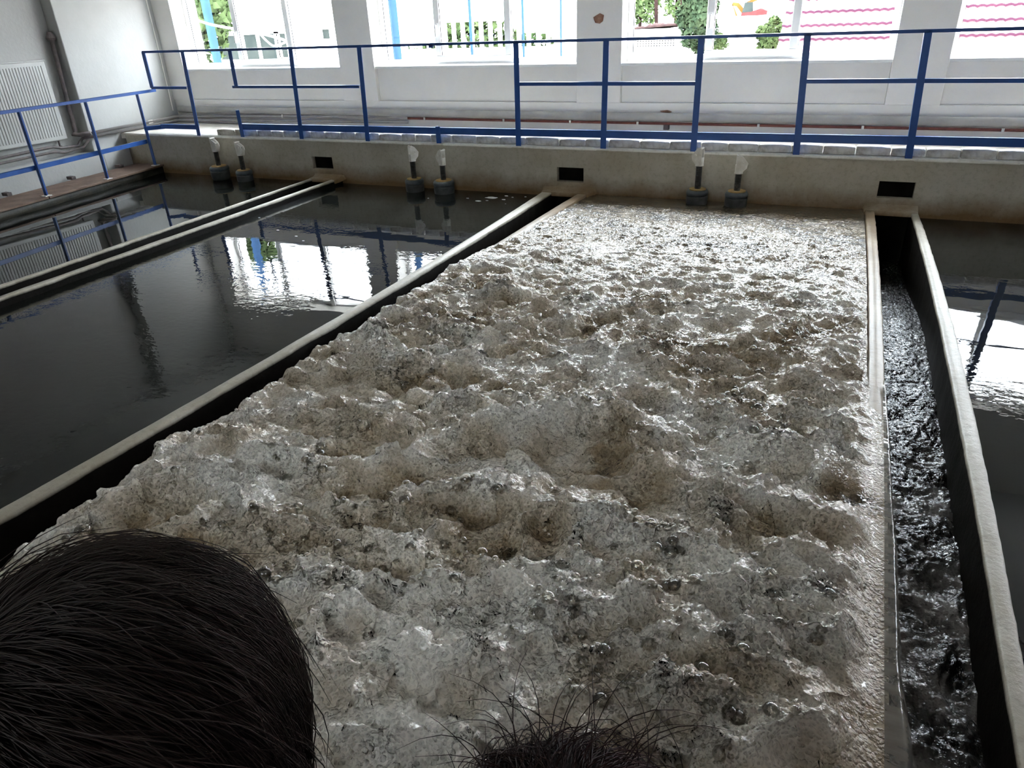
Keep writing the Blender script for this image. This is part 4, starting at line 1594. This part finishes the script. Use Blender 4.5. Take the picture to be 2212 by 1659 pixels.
# ================================================================== PEOPLE
def body(parent, hx, hy, mats, lean, height):
    """one continuous clothed figure, standing; local origin between the feet, facing +y. lean: head offset from hips."""
    s = height / 1.50
    lx, ly = lean
    jm, tm = mats
    V, E, R = [], [], []

    def add(p, r, par=None):
        V.append((p[0] * s + 0, p[1] * s, p[2] * s))
        R.append(r * s)
        if par is not None:
            E.append((par, len(V) - 1))
        return len(V) - 1

    def L(z, x=0, y=0):
        t = max(0, (z - .80) / .48)
        return (x + lx * t, y + ly * t, z)
    pel = add((0, 0, .80), .115)
    wa = add(L(.93), .10, pel)
    chs = add(L(1.08), .115, wa)
    shd = add(L(1.19), .09, chs)
    nk = add(L(1.25), .045, shd)
    add(L(1.31, 0, .01), .045, nk)
    for sd in (-1, 1):
        sh = add(L(1.18, sd * .15), .05, shd)
        el = add(L(.95, sd * .19, -.01), .036, sh)
        wr = add(L(.78, sd * .18, .06), .026, el)
        pm = add(L(.72, sd * .175, .08), .024, wr)
        pk = add(L(.70, sd * .175, .085), .022, pm)
        for q, (dy, ln) in enumerate([(-.03, .055), (-.01, .065), (.01, .068), (.03, .06)]):
            a = add(L(.675, sd * .175, .085 + dy), .0085, pk)
            b_ = add(L(.675 - ln * .55, sd * .170, .09 + dy), .0078, a)
            add(L(.675 - ln, sd * .160, .095 + dy), .0068, b_)
        a = add(L(.715, sd * .165, .118), .010, pm)
        add(L(.69, sd * .160, .135), .008, a)
        hp = add((sd * .085, 0, .74), .085, pel)
        kn = add((sd * .095, .015, .43), .055, hp)
        an = add((sd * .10, 0, .075), .036, kn)
        he = add((sd * .10, -.02, .035), .033, an)
        add((sd * .105, .13, .028), .026, he)
    me = bpy.data.meshes.new('body')
    me.from_pydata(V, E, [])
    o = bpy.data.objects.new('body', me)
    COL.objects.link(o)
    o.parent = parent
    md = o.modifiers.new('skin', 'SKIN')
    for i, r in enumerate(R):
        me.skin_vertices[0].data[i].radius = (r, r * (.72 if i in (pel, wa, chs, shd) else 1))
    me.skin_vertices[0].data[0].use_root = True
    su = o.modifiers.new('sub', 'SUBSURF')
    su.levels = 2
    su.render_levels = 2
    # clothing colours by height and limb on one surface
    dg = bpy.context.evaluated_depsgraph_get()
    ev = bpy.data.meshes.new_from_object(o.evaluated_get(dg))
    o.modifiers.clear()
    o.data = ev
    ev.materials.clear()
    for q in (jm, tm, MAT['skin'], MAT['shoe']):
        ev.materials.append(q)
    for p in ev.polygons:
        c = p.center / s
        t = max(0, (c.z - .8) / .48)
        if c.z < .06:
            p.material_index = 3
        elif c.z > 1.255:
            p.material_index = 2
        elif abs(c.x - lx * t) > .125 and c.z < .775 and c.z > .55:
            p.material_index = 2
        elif c.z < .80:
            p.material_index = 1
        else:
            p.material_index = 0
        p.use_smooth = True
    return o


def head(parent, loc, rot, R=.098):
    """face toward local +y"""
    bm = bmesh.new()
    bmesh.ops.create_uvsphere(bm, u_segments=40, v_segments=28, radius=1)
    for v in bm.verts:
        x, y, z_ = v.co
        w_ = .80 if z_ > 0 else .80 - .16 * z_ * z_
        ny = y * (1.0 if y < 0 else .93)
        jaw = max(0, -z_)
        if y < 0:
            ny *= 1 - .28 * jaw
        X_, Y_, Z_ = x * w_, ny, z_ * 1.18
        # nose, brow, mouth, chin
        if y > .3:
            Y_ += .26 * math.exp(-((x / .13) ** 2) - (((z_ + .22) / .16) ** 2))
            Y_ += .10 * math.exp(-((x / .08) ** 2) - (((z_ + .02) / .2) ** 2))
            Y_ += .05 * math.exp(-((z_ - .12) / .07) ** 2) * math.exp(-(x / .5) ** 2)
            for sx_ in (-.30, .30):
                Y_ -= .10 * math.exp(-(((x - sx_) / .13) ** 2) - (((z_ - .0) / .09) ** 2))
            Y_ += .06 * math.exp(-((x / .22) ** 2) - (((z_ + .50) / .05) ** 2))
            Y_ += .06 * math.exp(-((x / .20) ** 2) - (((z_ + .60) / .05) ** 2))
            Y_ -= .04 * math.exp(-((x / .24) ** 2) - (((z_ + .55) / .025) ** 2))
            Y_ += .10 * math.exp(-((x / .22) ** 2) - (((z_ + .86) / .13) ** 2))
        v.co = Vector((X_, Y_, Z_)) * R
    me = bpy.data.meshes.new('head')
    bm.to_mesh(me)
    bm.free()
    me.polygons.foreach_set('use_smooth', [True] * len(me.polygons))
    me.materials.append(MAT['skin'])
    o = bpy.data.objects.new('head', me)
    COL.objects.link(o)
    o.parent = parent
    o.location = loc
    o.rotation_euler = rot
    for sd in (-1, 1):
        m = MB()
        m.lathe([(.001, -.01), (.007, -.008), (.0105, 0), (.007, .008), (.001, .01)], n=14)
        e = m.build('eye', MAT['eye'], o, smooth=True)
        e.location = (sd * .028, R * .80, 0)
        m = MB()
        pts = []
        for k in range(10):
            a = k / 9 * math.pi * 1.5 - .5
            pts.append((sd * (R * .80 + .008 + .004 * math.sin(a)), -.005 - .013 * math.sin(a), -.012 + .028 * math.cos(a)))
        m.tube(pts, [.006] * 9 + [.003], 8)
        m.tube([(sd * R * .74, .0, -.01), (sd * (R * .80 + .006), -.008, -.015)], [.016, .012], 8)
        m.build('ear', MAT['skin'], o, smooth=True)
    return o


def hair(parent, R, mat, n, seed, part, sweep, length, stray=.0, lift=.010, radius=.00055, spikes=0):
    """strands grown on the scalp of an egg-shaped skull and combed over it."""
    r = np.random.default_rng(seed)
    rad = np.array([.93, 1.02, 1.12]) * R * 1.03
    d = r.normal(size=(n * 3, 3))
    d /= np.linalg.norm(d, axis=1)[:, None]
    okm = (d[:, 2] > -.25 - .45 * (d[:, 1] < -.1)) & ~((d[:, 1] > .55) & (d[:, 2] < .35))
    d = d[okm][:n]
    n = len(d)
    npt = 7
    pos = d * rad
    clump = fbm(d[:, 0] * 7, d[:, 1] * 7 + d[:, 2] * 5, seed, 2)
    clump2 = fbm(d[:, 0] * 6 + 9, d[:, 2] * 6 - d[:, 1] * 4, seed + 9, 2)
    part = np.array(part) / np.linalg.norm(part)
    crown = part * rad
    out = [pos.copy()]
    cur = d.copy()
    ln = length * (.55 + .7 * r.random(n))
    jit = r.normal(size=(n, 3)) * .18
    hgt = lift * (.3 + r.random(n)) * (1 + 1.2 * clump)
    for k in range(1, npt):
        t = k / (npt - 1)
        away = cur - part
        away -= cur * np.sum(away * cur, 1)[:, None]
        away /= np.linalg.norm(away, axis=1)[:, None] + 1e-6
        sw = np.array(sweep)[None, :] - cur * (cur @ np.array(sweep))[:, None]
        dirv = away * .75 + sw + jit + np.stack([clump, clump2, clump * 0], 1) * .9
        dirv -= cur * np.sum(dirv * cur, 1)[:, None]
        dirv /= np.linalg.norm(dirv, axis=1)[:, None] + 1e-6
        cur = cur + dirv * (ln / R / (npt - 1))[:, None]
        cur /= np.linalg.norm(cur, axis=1)[:, None]
        bulge = (hgt * math.sin(min(t * 1.2, 1) * math.pi * .62)) / R
        out.append(cur * rad * (1 + bulge[:, None] + .010 * clump2[:, None] * t))
    S_ = np.stack(out, 1)
    nst = int(n * stray)
    if nst:
        t = np.linspace(0, 1, npt)[None, :, None]
        nn = d[:nst] + r.normal(size=(nst, 3)) * .55
        nn /= np.linalg.norm(nn, axis=1)[:, None]
        base_ = S_[:nst, :1]
        amt = (.012 + .03 * r.random(nst))[:, None, None]
        S_[:nst] = S_[:nst] + nn[:, None] * amt * t ** 1.4
    if spikes:
        t = np.linspace(0, 1, npt)[None, :, None]
        top = np.where((d[:, 2] > .55))[0][:spikes]
        nn = d[top] * .9 + np.array([0, 0, .7]) + r.normal(size=(len(top), 3)) * .55
        nn /= np.linalg.norm(nn, axis=1)[:, None]
        side = np.cross(nn, r.normal(size=(len(top), 3)))
        side /= np.linalg.norm(side, axis=1)[:, None]
        LL = (.03 + .05 * r.random(len(top)))[:, None, None]
        S_[top] = pos[top][:, None] + nn[:, None] * LL * t + side[:, None] * LL * .9 * t ** 2.2 - np.array([0, 0, 1]) * LL * .5 * t ** 3
    # tubes, three sided
    T = np.gradient(S_, axis=1)
    T /= np.linalg.norm(T, axis=2)[:, :, None] + 1e-9
    up_ = np.array([.3, .2, .93])
    a = np.cross(T, up_)
    a /= np.linalg.norm(a, axis=2)[:, :, None] + 1e-9
    b = np.cross(T, a)
    wr = radius * (1 - .75 * np.linspace(0, 1, npt) ** 2)[None, :, None]
    ringv = []
    for k in range(3):
        an = k * 2 * math.pi / 3
        ringv.append(S_ + (a * math.cos(an) + b * math.sin(an)) * wr)
    V = np.stack(ringv, 2)      # n,npt,3,3
    idx = np.arange(n * npt * 3).reshape(n, npt, 3)
    q = []
    for k in range(3):
        k2 = (k + 1) % 3
        q.append(np.stack([idx[:, :-1, k], idx[:, :-1, k2], idx[:, 1:, k2], idx[:, 1:, k]], -1).reshape(-1, 4))
    q = np.concatenate(q)
    me = bpy.data.meshes.new('hair')
    me.vertices.add(V.size // 3)
    me.vertices.foreach_set('co', V.reshape(-1).astype(np.float32))
    me.loops.add(q.size)
    me.loops.foreach_set('vertex_index', q.reshape(-1).astype(np.int32))
    me.polygons.add(len(q))
    me.polygons.foreach_set('loop_start', (np.arange(len(q)) * 4).astype(np.int32))
    me.polygons.foreach_set('use_smooth', np.ones(len(q), dtype=bool))
    me.update()
    me.materials.append(mat)
    o = bpy.data.objects.new('hair', me)
    o['kind'] = 'stuff'
    COL.objects.link(o)
    o.parent = parent
    # dark undercoat on the scalp
    bm = bmesh.new()
    bmesh.ops.create_uvsphere(bm, u_segments=36, v_segments=24, radius=1)
    bmesh.ops.delete(bm, geom=[v for v in bm.verts if v.co.z < -.25 - (.45 if v.co.y < -.1 else 0) or (v.co.y > .6 and v.co.z < .3)], context='VERTS')
    for v in bm.verts:
        v.co = Vector((v.co.x * rad[0], v.co.y * rad[1], v.co.z * rad[2])) * 1.012
    me = bpy.data.meshes.new('scalp_hair')
    bm.to_mesh(me)
    bm.free()
    me.polygons.foreach_set('use_smooth', [True] * len(me.polygons))
    me.materials.append(MAT['scalp'])
    o = bpy.data.objects.new('scalp_hair', me)
    COL.objects.link(o)
    o.parent = parent


PEOPLE = True
if PEOPLE:
    # left viewer: head close below the camera on the left
    H1 = Vector((-.372, -7.145, 1.293))
    p1_ = empty('person', (-.50, -7.20, 0))
    tag(p1_, 'person in dark jacket seen from behind, brown head of hair filling the bottom left', 'person')
    b = body(p1_, 0, 0, (MAT['jacket'], MAT['jeans']), (.13, .055), 1.50)
    hd = head(p1_, H1 - Vector((-.50, -7.20, 0)), (-.35, .1, .25), .113)
    hair(hd, .113, MAT['hair1'], 16000, 5, (-.45, -.45, .75), (.55, .25, -.2), .10, .02, .012, .00055)
    H2 = Vector((-.095, -7.070, 1.172))
    p2_ = empty('person', (.10, -6.98, 0))
    tag(p2_, 'shorter person whose messy dark hair pokes up at the bottom centre', 'person')
    b = body(p2_, 0, 0, (MAT['jacket2'], MAT['jeans']), (-.23, -.07), 1.30)
    hd = head(p2_, H2 - Vector((.10, -6.98, 0)), (-.2, 0, .1), .10)
    hair(hd, .10, MAT['hair2'], 6500, 15, (.1, -.1, .95), (.2, .1, 0), .09, .03, .012, .0005, spikes=170)
